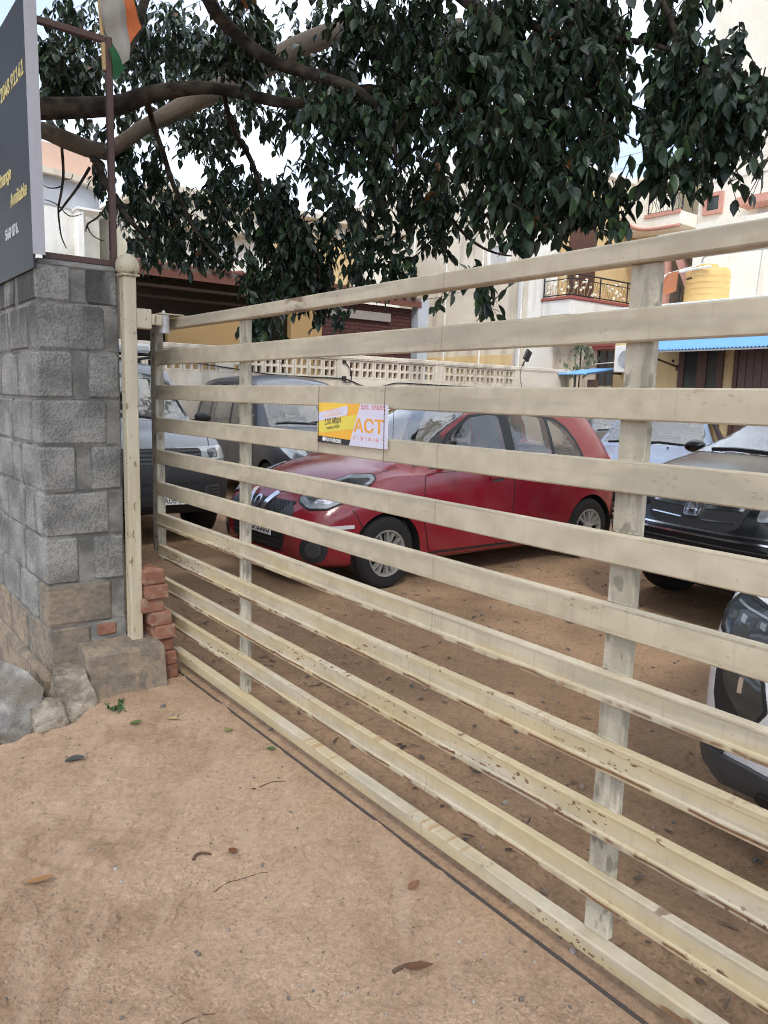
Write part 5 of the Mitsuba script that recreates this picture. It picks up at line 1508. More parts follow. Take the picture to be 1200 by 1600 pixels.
put(yh, 'window_frame', cat(box(-9.92, -9.78, 15.94, 15.998, 1.0, 2.80), box(-9.46, -9.24, 15.94, 15.998, 1.0, 2.80), box(-9.00, -8.86, 15.94, 15.998, 1.0, 2.80), box(-9.78, -9.00, 15.94, 15.998, 2.801, 2.86)), 'wood_brown')
for a, b in ((-9.775, -9.465), (-9.235, -9.005)):
    put(yh, 'window', box(a, b, 15.965, 15.998, 1.02, 2.79), 'pane_dark')
for k in range(6):
    put(yh, 'door_board', box(-8.52 + k * .17, -8.52 + k * .17 + .162, 15.955, 15.998, .05, 2.80, .006), 'shutter_brown')
put(yh, 'door_frame', cat(box(-8.62, -8.525, 15.93, 15.998, .05, 2.85), box(-7.495, -7.40, 15.93, 15.998, .05, 2.85)), 'wood_brown')
ac = thing('air_conditioner', 'white outdoor air conditioner unit on the corner of the yellow wall', 'air conditioner')
put(ac, 'case', box(-11.45, -10.65, 15.66, 15.95, 2.28, 2.90, .015), 'white_enamel')
_f = revolve([(.0, 0), (.21, 0), (.21, .012), (.19, .014), (.0, .014)], 28)
put(ac, 'fan_guard', xf(_f, shift(-11.13, 15.66, 2.58) @ rot(90, [1, 0, 0])), 'plaster_greyblue', smooth=30)
for k in range(5):
    r = .04 + .036 * k
    put(ac, 'guard_ring', xf(trimesh.creation.torus(r, .006, 24, 5), shift(-11.13, 15.64, 2.58) @ rot(90, [1, 0, 0])), 'grey_enamel', smooth=True)
for x in (-11.5, -10.95):
    put(ac, 'wall_bracket', box(x, x + .05, 15.62, 15.998, 2.23, 2.279), 'iron_black')
aw = thing('lean_to_roof', 'small blue corrugated sheet roof between the compound wall and the yellow house', 'awning')
_x2 = np.linspace(-12.75, -11.72, 25)
put(aw, 'sheet', sheet(_x2, .018 * np.where(np.arange(25) % 2 == 0, 1, -1), 15.0, 2.22, 16.6, 2.42), 'roof_blue')
put(aw, 'post', tube([(-12.1, 15.05, 0), (-12.1, 15.05, 2.19)], .03, 8), 'iron_black')
put(aw, 'wall_sheet', box(-12.0, -11.75, 15.4, 15.5, 0, 2.1), 'shutter_brown')

tk = thing('water_tank', 'yellow ribbed plastic water tank standing on the terrace of the yellow house', 'water tank')
_tp = [(0, 3.825), (.47, 3.825), (.485, 3.84)]
for k in range(5):
    z = 3.90 + k * .135
    _tp += [(.485, z), (.497, z + .012), (.497, z + .028), (.485, z + .04)]
_tp += [(.485, 4.56), (.47, 4.60), (.36, 4.645), (.22, 4.66), (.0, 4.66)]
put(tk, 'barrel', xf(revolve(_tp, 48), shift(-9.95, 16.9, 0)), 'tank_yellow', smooth=50)
put(tk, 'lid', xf(revolve([(0, 4.64), (.235, 4.64), (.24, 4.66), (.24, 4.72), (.225, 4.745), (0, 4.76)], 32), shift(-9.98, 16.9, 0)), 'tank_yellow', smooth=40)
put(tk, 'shoulder_lug', cat(*[xf(box(.26, .46, -.09, .09, 4.56, 4.655, .03), shift(-9.95, 16.9, 0) @ rotz(a)) for a in range(0, 360, 45)]), 'tank_yellow')
for k in range(9):
    a = math.radians(-128 + 3.1 * k)
    put(tk, 'print', xf(box(-.009, .009, -.004, .004, 4.395, 4.445 - .012 * (k % 3)), shift(-9.95 + .488 * math.cos(a), 16.9 + .488 * math.sin(a), 0) @ rotz(math.degrees(a) + 90)), 'wood_brown')
rl = thing('terrace_railing', 'white pipe railing on the terrace with a cloth hung over it', 'railing')
put(rl, 'pipe', tube(smoothpath([(-11.0, 16.3, 4.44), (-10.4, 16.35, 4.56), (-9.6, 16.4, 4.62)], 8), .03, 8), 'white_enamel', smooth=True)
put(rl, 'pipe', tube([(-11.0, 16.9, 4.66), (-10.1, 16.9, 4.78)], .026, 8), 'white_enamel', smooth=True)
put(rl, 'pipe_post', tube([(-11.0, 16.32, 3.82), (-11.0, 16.32, 4.46)], .022, 8), 'iron_black')
put(rl, 'pipe_post', tube([(-10.45, 16.6, 3.82), (-10.45, 16.6, 4.3)], .022, 8), 'iron_black')
put(rl, 'pipe', tube(smoothpath([(-10.42, 17.4, 4.5), (-10.42, 17.4, 4.98), (-10.35, 17.4, 5.06), (-8.75, 17.4, 5.04), (-8.66, 17.4, 4.96), (-8.66, 17.4, 3.85)], 40), .022, 8), 'steel_grey', smooth=True)
put(rl, 'aerial', tube([(-9.05, 17.4, 3.85), (-8.98, 17.4, 5.12)], .010, 5), 'steel_grey')
u, v = np.meshgrid(np.linspace(0, 1, 16), np.linspace(0, 1, 18))
cx = -10.72 + .40 * u + .12 * (1 - v) * (1 - u) - .16 * v * (1 - u)
cz = 4.56 + .03 * u - .52 * v * (1 - .12 * u) ; cy = 16.28 + .03 * np.sin(u * 9 + v * 2)
_i2 = np.arange(18 * 16).reshape(18, 16); _q2 = np.stack([_i2[:-1, :-1], _i2[:-1, 1:], _i2[1:, 1:], _i2[1:, :-1]], -1).reshape(-1, 4)
_c1 = trimesh.Trimesh(np.c_[cx.ravel(), cy.ravel(), cz.ravel()], np.vstack([_q2[:, [0, 1, 2]], _q2[:, [0, 2, 3]]]), process=False)
_c2 = _c1.copy(); _c2.vertices = _c2.vertices + [0, .004, 0]; _c2.faces = _c2.faces[:, ::-1]
solo('cloth', cat(_c1, _c2), 'cloth_orange', 'faded orange cloth hung over the white pipe railing beside the tank', 'cloth', smooth=True)

# far left houses
rh = thing('round_house', 'pale house with a curved peach parapet behind the sign frame at left', 'house')


def round_plan(off=0.0):
    a = np.linspace(-math.pi / 2, 0.20 * math.pi, 26)
    pts = [(-24.5 + (4.6 + off) * math.cos(t), 4.6 + (3.2 + off) * math.sin(t)) for t in a]
    return sg.Polygon([(-34, 1.4 - off), *pts, (-34, 8.0)])


for nm, o, z0, z1, mt in (('wall', 0.0, 0, 5.85, 'plaster_white'), ('grey_band', .03, 5.851, 6.50, 'plaster_greyblue'), ('cornice', .22, 6.501, 6.64, 'plaster_cream'), ('parapet', .0, 6.641, 7.25, 'plaster_pink')):
    put(rh, nm, xf(extrude(round_plan(o), z1 - z0), shift(0, 0, z0)), mt, smooth=30)
put(rh, 'pilaster', box(-20.2, -19.75, 5.66, 5.80, 0, 5.80, .01), 'plaster_white')
put(rh, 'cap_moulding', box(-20.3, -19.7, 5.62, 6.6, 5.801, 5.86, .01), 'plaster_white')
gh = thing('grilled_house', 'cream house with a white steel grid window above the dark shed roof', 'house')
put(gh, 'wall', box(-30, -19.0, 7.2, 15.0, 0, 6.35), 'plaster_ivory')
put(gh, 'roof_slab', box(-30, -18.6, 7.0, 15.2, 6.351, 6.5, .01), 'plaster_cream')
put(gh, 'window', box(-19.0, -18.98, 8.42, 9.08, 4.0, 5.42), 'grey_enamel')
put(gh, 'window_frame', cat(box(-18.98, -18.92, 8.34, 8.42, 3.95, 5.50), box(-18.98, -18.92, 9.08, 9.16, 3.95, 5.50), box(-18.98, -18.92, 8.42, 9.08, 5.42, 5.50)), 'white_enamel')
for k in range(7):
    put(gh, 'window_bar', box(-18.975, -18.95, 8.42, 9.08, 4.1 + k * .19, 4.118 + k * .19), 'white_enamel')
put(gh, 'window_bar', box(-18.975, -18.945, 8.735, 8.765, 4.0, 5.42), 'white_enamel')
put(gh, 'pilaster', box(-18.999, -18.9, 9.6, 10.3, 0, 5.2), 'plaster_white')
put(gh, 'yellow_panel', box(-18.999, -18.94, 10.6, 13.2, 3.6, 6.0), 'plaster_yellow')
put(gh, 'ledge', box(-19.0, -18.5, 7.2, 10.0, 5.6, 5.72, .01), 'plaster_cream')
# service pipes and wires on the far walls
for x, y, z1 in ((-13.3, 20.95, 6.5), (-8.2, 20.95, 16.0), (-12.2, 20.95, 6.0)):
    put(th, 'downpipe', tube([(x, y, 0.2), (x, y, z1)], .05, 8), 'plaster_white')
put(th, 'wire', tube(smoothpath([(-12.8, 20.9, 9.4), (-9.0, 20.9, 8.8), (-5.0, 20.9, 9.6)], 20), .012, 5), 'cable_black')
put(ch, 'wire', tube(smoothpath([(-22.5, 16.3, 5.2), (-19.0, 16.3, 4.7), (-15.1, 16.3, 5.4)], 20), .010, 5), 'cable_black')
put(ch, 'downpipe', tube([(-15.25, 16.33, .2), (-15.25, 16.33, 8.1)], .045, 8), 'grey_enamel')
put(bh, 'pipe', tube([(-14.9, 18.50, 2.62), (-12.7, 18.50, 2.74)], .018, 6), 'white_enamel')
put(bh, 'pipe', tube([(-14.9, 18.50, 2.50), (-12.7, 18.50, 2.55)], .014, 6), 'white_enamel')
for k in range(3):
    put(yh, 'wall_hook', box(-11.0 + k * .9, -10.97 + k * .9, 15.95, 15.998, 2.5, 2.56), 'iron_black')
# ------------------------------------------------------------------ the tree over the car park
BRANCHES = [
    ('L1', [(-7.114, 1.760, 3.800, 0.0902), (-6.929, 2.005, 3.818, 0.0849), (-6.632, 2.223, 3.805, 0.0783), (-6.380, 2.397, 3.861, 0.0668), (-6.099, 2.602, 3.881, 0.0556), (-5.830, 2.775, 3.839, 0.0447), (-5.704, 2.931, 3.805, 0.0447), (-5.256, 3.151, 3.680, 0.0384), (-4.919, 3.440, 3.747, 0.0377), (-4.459, 3.674, 3.611, 0.0273), (-3.939, 3.805, 3.421, 0.0215), (-3.526, 3.979, 3.295, 0.0165)]),
    ('L2', [(-7.654, 1.886, 3.795, 0.0744), (-7.473, 2.097, 3.695, 0.0802), (-7.394, 2.353, 3.643, 0.0755), (-7.331, 2.658, 3.875, 0.0648), (-7.398, 3.155, 4.232, 0.0922), (-7.513, 3.969, 4.783, 0.1116), (-7.419, 4.519, 5.175, 0.1145), (-7.249, 5.137, 5.440, 0.0967), (-6.464, 5.817, 5.405, 0.0674)]),
    ('L2b', [(-7.415, 2.246, 3.659, 0.0461), (-7.393, 2.320, 3.505, 0.0349), (-7.304, 2.384, 3.289, 0.0290), (-7.174, 2.497, 3.064, 0.0232), (-7.104, 2.704, 2.859, 0.0177)]),
    ('L3', [(-5.995, 2.620, 4.759, 0.0586), (-5.641, 2.637, 4.301, 0.0519), (-5.516, 2.755, 4.119, 0.0471), (-5.224, 2.914, 3.897, 0.0463), (-4.921, 3.106, 3.749, 0.0409), (-4.654, 3.255, 3.618, 0.0357), (-4.524, 3.385, 3.455, 0.0223), (-4.422, 3.432, 3.104, 0.0134)]),
    ('L4', [(-4.901, 3.398, 4.835, 0.0546), (-4.322, 3.697, 4.337, 0.0394), (-4.085, 3.785, 4.110, 0.0301), (-3.740, 3.861, 3.950, 0.0289), (-3.406, 3.916, 3.752, 0.0237), (-3.142, 4.077, 3.686, 0.0194), (-2.819, 4.132, 3.551, 0.0148), (-2.477, 4.187, 3.309, 0.0106)]),
    ('L5', [(-4.356, 3.425, 4.764, 0.0421), (-3.570, 3.869, 4.434, 0.0317), (-2.966, 4.044, 3.968, 0.0222), (-2.718, 4.100, 3.560, 0.0145), (-2.616, 4.128, 3.132, 0.0109)]),
    ('L6', [(-7.994, 3.163, 6.080, 0.0695), (-8.093, 3.060, 5.505, 0.0512), (-8.102, 2.923, 4.995, 0.0384), (-8.068, 2.713, 4.632, 0.0253)]),
    ('L7', [(-6.379, 2.397, 3.851, 0.0257), (-6.779, 2.653, 3.635, 0.0222), (-6.941, 2.859, 3.305, 0.0232), (-6.913, 2.997, 3.044, 0.0177), (-6.709, 3.186, 2.730, 0.0118)]),
    ('L8', [(-5.815, 2.795, 3.839, 0.0199), (-6.119, 3.026, 3.685, 0.0212), (-6.293, 3.264, 3.546, 0.0222), (-6.263, 3.374, 3.162, 0.0169), (-6.238, 3.427, 2.565, 0.0115)]),
    ('T1', [(-7.530, 2.032, 3.732, 0.0143), (-7.478, 2.031, 3.450, 0.0126), (-7.462, 2.003, 3.251, 0.0115), (-7.456, 1.969, 3.081, 0.0092), (-7.416, 1.973, 2.883, 0.0069), (-7.367, 2.005, 2.754, 0.0046)]),
    ('T2', [(-7.392, 2.235, 3.488, 0.0144), (-7.378, 2.125, 3.301, 0.0126), (-7.419, 2.038, 3.168, 0.0115), (-7.451, 1.972, 3.070, 0.0069)]),
    ('T3', [(-7.308, 2.347, 3.162, 0.0105), (-7.237, 2.242, 3.034, 0.0092), (-7.283, 2.165, 2.963, 0.0080), (-7.283, 2.152, 2.906, 0.0057)]),
    ('T4', [(-7.283, 2.165, 2.963, 0.0069), (-7.240, 2.200, 2.874, 0.0057), (-7.175, 2.274, 2.831, 0.0040)]),
    ('T5', [(-7.466, 2.012, 3.308, 0.0069), (-7.522, 1.933, 3.283, 0.0057), (-7.575, 1.871, 3.315, 0.0034)]),
    ('T6', [(-7.443, 1.993, 3.110, 0.0057), (-7.377, 2.061, 3.039, 0.0052), (-7.325, 2.135, 3.064, 0.0029)]),
    ('T7', [(-7.470, 2.020, 3.365, 0.0057), (-7.429, 2.075, 3.367, 0.0046), (-7.421, 2.096, 3.413, 0.0029)]),
    ('T8', [(-7.446, 1.989, 3.110, 0.0057), (-7.498, 1.933, 3.159, 0.0046), (-7.543, 1.880, 3.179, 0.0029)]),
    ('T9', [(-4.714, 4.182, 2.977, 0.0126), (-4.595, 4.289, 2.782, 0.0126), (-4.490, 4.402, 2.686, 0.0101), (-4.288, 4.483, 2.622, 0.0050)]),
    ('T10', [(-4.593, 3.742, 3.245, 0.0141), (-4.516, 3.993, 3.188, 0.0144), (-4.622, 4.303, 2.981, 0.0101)]),
]
# centre x, y, z, radius across, radius up, radius along the view, leaves
CLUSTERS = [
    (-3.46, 3.55, 3.22, 0.27, 0.39, 0.43, 683),
    (-3.17, 3.70, 2.96, 0.30, 0.30, 0.35, 598),
    (-3.26, 3.67, 2.67, 0.23, 0.17, 0.29, 247),
    (-3.60, 3.61, 2.85, 0.20, 0.22, 0.28, 274),
    (-3.08, 3.92, 2.71, 0.19, 0.17, 0.25, 171),
    (-3.30, 3.82, 3.49, 0.31, 0.31, 0.36, 586),
    (-3.68, 3.74, 3.81, 0.28, 0.24, 0.33, 418),
    (-3.44, 4.09, 3.94, 0.28, 0.20, 0.33, 302),
    (-3.93, 3.58, 3.15, 0.21, 0.25, 0.31, 302),
    (-3.95, 3.68, 3.65, 0.25, 0.34, 0.38, 484),
    (-3.29, 3.60, 2.53, 0.15, 0.10, 0.22, 79),
    (-3.01, 3.99, 2.60, 0.09, 0.14, 0.20, 51),
    (-3.13, 3.99, 3.27, 0.17, 0.23, 0.29, 214),
    (-3.14, 4.08, 3.69, 0.15, 0.19, 0.25, 127),
    (-2.58, 3.97, 2.99, 0.21, 0.25, 0.30, 320),
    (-2.45, 4.17, 3.10, 0.23, 0.25, 0.30, 347),
    (-2.63, 4.16, 3.35, 0.22, 0.22, 0.28, 288),
    (-2.79, 4.20, 3.68, 0.17, 0.19, 0.25, 175),
    (-2.77, 4.01, 2.80, 0.11, 0.10, 0.18, 56),
    (-2.56, 4.14, 2.85, 0.18, 0.08, 0.24, 70),
    (-2.28, 4.19, 2.95, 0.12, 0.16, 0.22, 84),
    (-2.45, 4.25, 3.42, 0.10, 0.09, 0.17, 32),
    (-2.29, 4.21, 3.10, 0.12, 0.16, 0.22, 76),
    (-2.71, 4.04, 3.28, 0.16, 0.18, 0.24, 168),
    (-2.54, 4.00, 2.87, 0.05, 0.09, 0.16, 14),
    (-2.39, 4.18, 2.81, 0.04, 0.08, 0.15, 9),
    (-2.23, 4.22, 2.80, 0.03, 0.06, 0.14, 8),
    (-4.66, 3.70, 4.08, 0.37, 0.28, 0.41, 544),
    (-4.89, 3.41, 4.16, 0.19, 0.23, 0.29, 209),
    (-4.56, 3.70, 3.56, 0.37, 0.28, 0.41, 586),
    (-4.59, 3.39, 3.18, 0.23, 0.25, 0.31, 300),
    (-4.75, 4.14, 3.00, 0.24, 0.23, 0.30, 224),
    (-4.92, 3.95, 3.12, 0.20, 0.23, 0.28, 177),
    (-4.80, 3.20, 3.48, 0.25, 0.27, 0.33, 360),
    (-4.75, 3.01, 3.11, 0.14, 0.20, 0.26, 128),
    (-4.87, 3.61, 2.82, 0.22, 0.27, 0.32, 240),
    (-5.10, 3.57, 2.53, 0.19, 0.16, 0.25, 126),
    (-4.90, 3.83, 2.54, 0.19, 0.18, 0.25, 124),
    (-4.90, 4.22, 2.79, 0.16, 0.17, 0.23, 74),
    (-3.89, 3.74, 2.26, 0.18, 0.13, 0.24, 56),
    (-4.16, 3.72, 2.24, 0.08, 0.07, 0.15, 12),
    (-3.82, 3.83, 2.18, 0.06, 0.10, 0.17, 12),
    (-6.28, 3.51, 3.16, 0.33, 0.33, 0.38, 712),
    (-6.09, 3.67, 2.80, 0.31, 0.31, 0.36, 641),
    (-6.35, 3.45, 2.58, 0.21, 0.32, 0.37, 432),
    (-6.41, 3.44, 2.16, 0.17, 0.19, 0.25, 184),
    (-6.02, 3.69, 2.49, 0.26, 0.26, 0.31, 375),
    (-7.06, 3.39, 3.42, 0.28, 0.28, 0.33, 391),
    (-5.94, 3.92, 2.31, 0.16, 0.13, 0.23, 84),
    (-6.02, 4.02, 3.17, 0.20, 0.29, 0.34, 254),
    (-5.65, 3.15, 3.71, 0.25, 0.16, 0.31, 166),
    (-5.46, 3.45, 3.97, 0.28, 0.23, 0.33, 282),
    (-6.32, 3.30, 4.52, 0.27, 0.27, 0.33, 443),
    (-6.74, 3.24, 4.48, 0.29, 0.29, 0.34, 441),
    (-7.58, 3.02, 3.27, 0.28, 0.35, 0.39, 451),
    (-7.38, 3.20, 2.94, 0.28, 0.19, 0.34, 232),
    (-7.74, 2.89, 3.64, 0.23, 0.23, 0.28, 222),
    (-7.04, 3.31, 2.96, 0.22, 0.22, 0.28, 211),
    (-7.46, 3.32, 3.91, 0.20, 0.16, 0.26, 134),
    (-6.81, 3.34, 3.90, 0.15, 0.21, 0.27, 131),
    (-7.56, 2.78, 2.90, 0.16, 0.17, 0.24, 98),
    (-7.51, 2.34, 3.52, 0.09, 0.10, 0.17, 38),
    (-7.43, 2.39, 3.30, 0.08, 0.12, 0.19, 36),
    (-7.46, 2.66, 3.19, 0.16, 0.19, 0.25, 115),
    (-7.39, 2.53, 3.67, 0.17, 0.11, 0.23, 75),
    (-7.22, 2.04, 4.18, 0.25, 0.23, 0.30, 426),
    (-7.45, 1.98, 4.43, 0.17, 0.17, 0.23, 179),
    (-8.51, 3.10, 5.18, 0.23, 0.30, 0.35, 299),
    (-8.72, 3.69, 5.32, 0.32, 0.39, 0.43, 464),
    (-8.51, 3.90, 5.08, 0.26, 0.26, 0.31, 216),
    (-8.30, 3.26, 4.72, 0.30, 0.18, 0.35, 228),
    (-7.90, 2.80, 4.07, 0.28, 0.14, 0.34, 170),
    (-8.77, 2.53, 4.26, 0.30, 0.08, 0.35, 92),
    (-7.66, 2.34, 4.30, 0.18, 0.18, 0.24, 185),
    (-8.39, 2.54, 4.98, 0.17, 0.14, 0.23, 75),
    (-9.01, 2.51, 5.41, 0.20, 0.16, 0.26, 105),
    (-10.18, 3.59, 5.87, 1.12, 0.56, 0.58, 1148),
    (-9.48, 4.38, 5.42, 0.88, 0.64, 0.58, 1145),
    (-8.51, 5.19, 5.56, 0.77, 0.54, 0.58, 769),
    (-7.67, 5.38, 4.59, 0.59, 0.44, 0.58, 482),
    (-9.53, 4.14, 4.70, 0.72, 0.32, 0.58, 328),
    (-6.10, 5.34, 4.91, 0.76, 0.51, 0.58, 928),
    (-5.00, 5.52, 4.56, 0.69, 0.57, 0.58, 1059),
    (-6.36, 4.91, 4.52, 0.69, 0.44, 0.58, 744),
    (-7.27, 0.47, 4.67, 0.51, 0.37, 0.54, 386),
    (-7.36, 0.52, 5.31, 0.51, 0.37, 0.54, 386),
    (-7.74, 0.59, 6.26, 0.53, 0.39, 0.56, 415),
    (-8.14, 0.68, 7.41, 0.55, 0.40, 0.57, 444),
    (-6.63, 1.15, 4.64, 0.50, 0.37, 0.53, 374),
    (-6.71, 1.20, 5.27, 0.50, 0.37, 0.53, 374),
    (-7.07, 1.30, 6.21, 0.52, 0.38, 0.55, 402),
    (-7.45, 1.41, 7.35, 0.54, 0.39, 0.57, 431),
    (-6.00, 1.81, 4.61, 0.49, 0.36, 0.52, 361),
    (-6.08, 1.86, 5.23, 0.49, 0.36, 0.52, 361),
    (-6.42, 1.98, 6.16, 0.51, 0.37, 0.54, 389),
    (-6.78, 2.12, 7.28, 0.53, 0.39, 0.56, 417),
    (-5.39, 2.45, 4.58, 0.49, 0.35, 0.52, 349),
    (-5.47, 2.49, 5.19, 0.49, 0.35, 0.52, 349),
    (-5.78, 2.64, 6.10, 0.50, 0.37, 0.53, 376),
    (-6.12, 2.80, 7.21, 0.52, 0.38, 0.55, 404),
    (-4.79, 3.06, 4.55, 0.48, 0.35, 0.51, 337),
    (-4.87, 3.10, 5.15, 0.48, 0.35, 0.51, 337),
    (-5.17, 3.28, 6.05, 0.50, 0.36, 0.53, 364),
    (-5.48, 3.46, 7.14, 0.51, 0.37, 0.54, 391),
    (-4.22, 3.65, 4.52, 0.47, 0.34, 0.50, 325),
    (-4.30, 3.69, 5.11, 0.47, 0.34, 0.50, 325),
    (-4.57, 3.89, 5.99, 0.49, 0.35, 0.52, 351),
    (-4.86, 4.10, 7.08, 0.51, 0.37, 0.54, 379),
    (-3.66, 4.22, 4.48, 0.46, 0.33, 0.49, 313),
    (-3.74, 4.26, 5.06, 0.46, 0.33, 0.49, 313),
    (-3.99, 4.48, 5.94, 0.48, 0.35, 0.51, 339),
    (-4.26, 4.72, 7.01, 0.50, 0.36, 0.53, 366),
    (-3.12, 4.76, 4.45, 0.45, 0.33, 0.49, 302),
    (-3.19, 4.80, 5.02, 0.45, 0.33, 0.49, 302),
    (-3.42, 5.05, 5.88, 0.47, 0.34, 0.50, 327),
    (-3.68, 5.31, 6.93, 0.49, 0.36, 0.52, 354),
    (-2.60, 5.28, 4.42, 0.44, 0.32, 0.48, 291),
    (-2.67, 5.32, 4.97, 0.44, 0.32, 0.48, 291),
    (-2.88, 5.59, 5.83, 0.46, 0.34, 0.50, 316),
    (-3.11, 5.87, 6.86, 0.48, 0.35, 0.51, 342),
]
tree = thing('tree', 'large dark leafy tree whose branches hang over the gate and car park', 'tree')
put(tree, 'trunk', displaced(tube(smoothpath([(-8.4, -1.15, -.3), (-8.35, -1.1, .3), (-8.25, -.95, 1.3), (-8.1, -.7, 2.3), (-7.9, -.4, 3.1)], 16), np.linspace(.36, .26, 16), 16), .03, 3.0, 2), 'bark', smooth=True)
_roots = {'L1': (-7.9, -.4, 3.05, .20), 'L2': (-7.95, -.35, 2.95, .17), 'L6': (-7.9, -.4, 3.1, .14), 'L3': (-7.9, -.4, 3.1, .13), 'L4': (-7.9, -.4, 3.12, .16), 'L5': (-7.9, -.4, 3.12, .15)}
put(tree, 'branch', tube(smoothpath([(-7.9, -.4, 3.05), (-7.6, -.5, 4.6), (-6.6, -.6, 5.8), (-4.8, -.4, 6.4), (-2.8, .2, 6.5)], 24), np.linspace(.2, .05, 24), 10), 'bark', smooth=True)
put(tree, 'branch', tube(smoothpath([(-7.9, -.4, 3.05), (-8.0, 0.4, 4.8), (-7.2, 1.6, 6.2), (-5.8, 2.8, 7.0)], 24), np.linspace(.2, .05, 24), 10), 'bark', smooth=True)
for nm, pts in BRANCHES:
    p = np.array(pts)
    if nm in ('L1', 'L2'):
        p = np.vstack([_roots[nm], p])
    q = smoothpath(p, max(10, 4 * len(p)))
    wob = .018 * (meshkit.fbm(q[:, :3] * 2.3, 3, 5)[:, None] - .5) * np.array([1, 1, 1.2])
    tw = nm.startswith('T')
    put(tree, 'twig' if tw else 'branch', tube(q[:, :3] + (0 if tw else 1) * wob, np.maximum(q[:, 3], .0035), 5 if tw else 9), 'bark_pale' if nm == 'L2' else 'bark', smooth=True)


def leaf_batch(base, axis, normal, L, Wd, curl):
    """many leaves at once: pointed blade folded along its midrib and bent down at the tip, 16 triangles each"""
    axis = axis / np.linalg.norm(axis, axis=1, keepdims=True)
    s = np.cross(axis, normal); s /= np.linalg.norm(s, axis=1, keepdims=True) + 1e-9
    n = np.cross(s, axis)
    t = np.array([0, .14, .36, .62, .84, 1.0])
    wd = np.array([0, .30, .50, .46, .22, 0])
    V = []
    for j in range(6):
        m = base + axis * (L * t[j])[:, None] - n * (curl * L * t[j] ** 2)[:, None]
        V.append(m)
        if 0 < j < 5:
            for sg_ in (-1, 1):
                V.append(m + s * (sg_ * wd[j] * Wd)[:, None] + n * (.20 * Wd * wd[j] * 2)[:, None])
    V = np.stack(V, 1)                                   # 0 base; 1 + 3 (j - 1): midrib, left, right; 13 tip
    F = [[0, 1, 2], [0, 3, 1], [10, 13, 11], [10, 12, 13]]
    for j in range(3):
        m, q = 1 + 3 * j, 4 + 3 * j
        F += [[m, q, q + 1], [m, q + 1, m + 1], [m, m + 2, q + 2], [m, q + 2, q]]
    return V, np.array(F)


def leaves_of(clusters, seed, size=.092):
    r = np.random.default_rng(seed)
    B, A, N, LL, C, tw = [], [], [], [], [], []
    for cx, cy, cz, ra, rb, rd, n in clusters:
        c = np.array([cx, cy, cz])
        nt = max(2, n // 11)
        # twigs: start in the upper part of the clump, droop outwards
        for _ in range(nt):
            u = r.normal(size=3); u /= np.linalg.norm(u)
            rad = r.random() ** .45
            side = np.array([.606, .795, 0]); fwd = np.array([-.792, .611, 0])
            s0 = c + side * (u[0] * rad * ra) + fwd * (u[1] * rad * rd) + np.array([0, 0, u[2] * rad * rb])
            d = np.array([r.normal() * .5, r.normal() * .5, -.55 - .5 * r.random()])
            ln = r.uniform(.22, .42) * size / .10
            k = max(3, int(n / nt + r.integers(-2, 3)))
            for i in range(k):
                f = (i + r.random()) / k
                p = s0 + d * ln * (f - .5)
                side_ = np.array([r.normal(), r.normal(), 0.0]); side_ /= np.linalg.norm(side_) + 1e-9
                ax = .95 * side_ * r.uniform(.3, 1.1) + np.array([0, 0, -1.0]) * r.uniform(.15, 1.25) + .25 * d
                B.append(p); A.append(ax); N.append(np.array([side_[0] * .8, side_[1] * .8, .7]) + r.normal(size=3) * .35)
                LL.append(size * r.uniform(.60, 1.35))
            tw.append((s0 - d * ln * .5, s0 + d * ln * .45))
    B, A, N, LL = map(np.array, (B, A, N, LL))
    V, F = leaf_batch(B, A, N, LL, LL * r.uniform(.44, .60, len(LL)), r.uniform(.02, .22, len(LL)))
    g = r.random(len(LL))
    col = np.array([.015, .028, .021]) * (1 - g[:, None]) + np.array([.046, .076, .044]) * g[:, None]
    young = r.random(len(LL)) < .10
    col[young] = col[young] * np.array([1.7, 1.9, 1.2])
    old = r.random(len(LL)) < .004
    col[old] = [.22, .10, .035]
    col *= r.uniform(.75, 1.2, len(LL))[:, None]
    return V, F, col, tw


def leaf_mesh(V, F, idx):
    v = V[idx].reshape(-1, 3)
    f = (F[None] + V.shape[1] * np.arange(len(idx))[:, None, None]).reshape(-1, 3)
    return trimesh.Trimesh(v, f, process=False)


LV, LF, LC, LT = leaves_of(CLUSTERS, 11)
_c = LV.mean(1)
_seen = (_c[:, 2] < 4.3) & (_c[:, 0] < -.8) & ((_c - EYE) @ FWD > 2)
_dist = np.where(_seen, np.linalg.norm(_c - EYE, axis=1), 99)
_near = np.argsort(_dist)[:300]
_rest = np.setdiff1d(np.arange(len(LV)), _near)
for i in _near:
    put(tree, 'leaf', leaf_mesh(LV, LF, [i]), 'leaf', smooth=True, color=np.repeat(LC[i:i + 1], 14, 0))
put(tree, 'foliage', leaf_mesh(LV, LF, _rest), 'leaf', smooth=True, color=np.repeat(LC[_rest], 14, 0), kind='stuff')
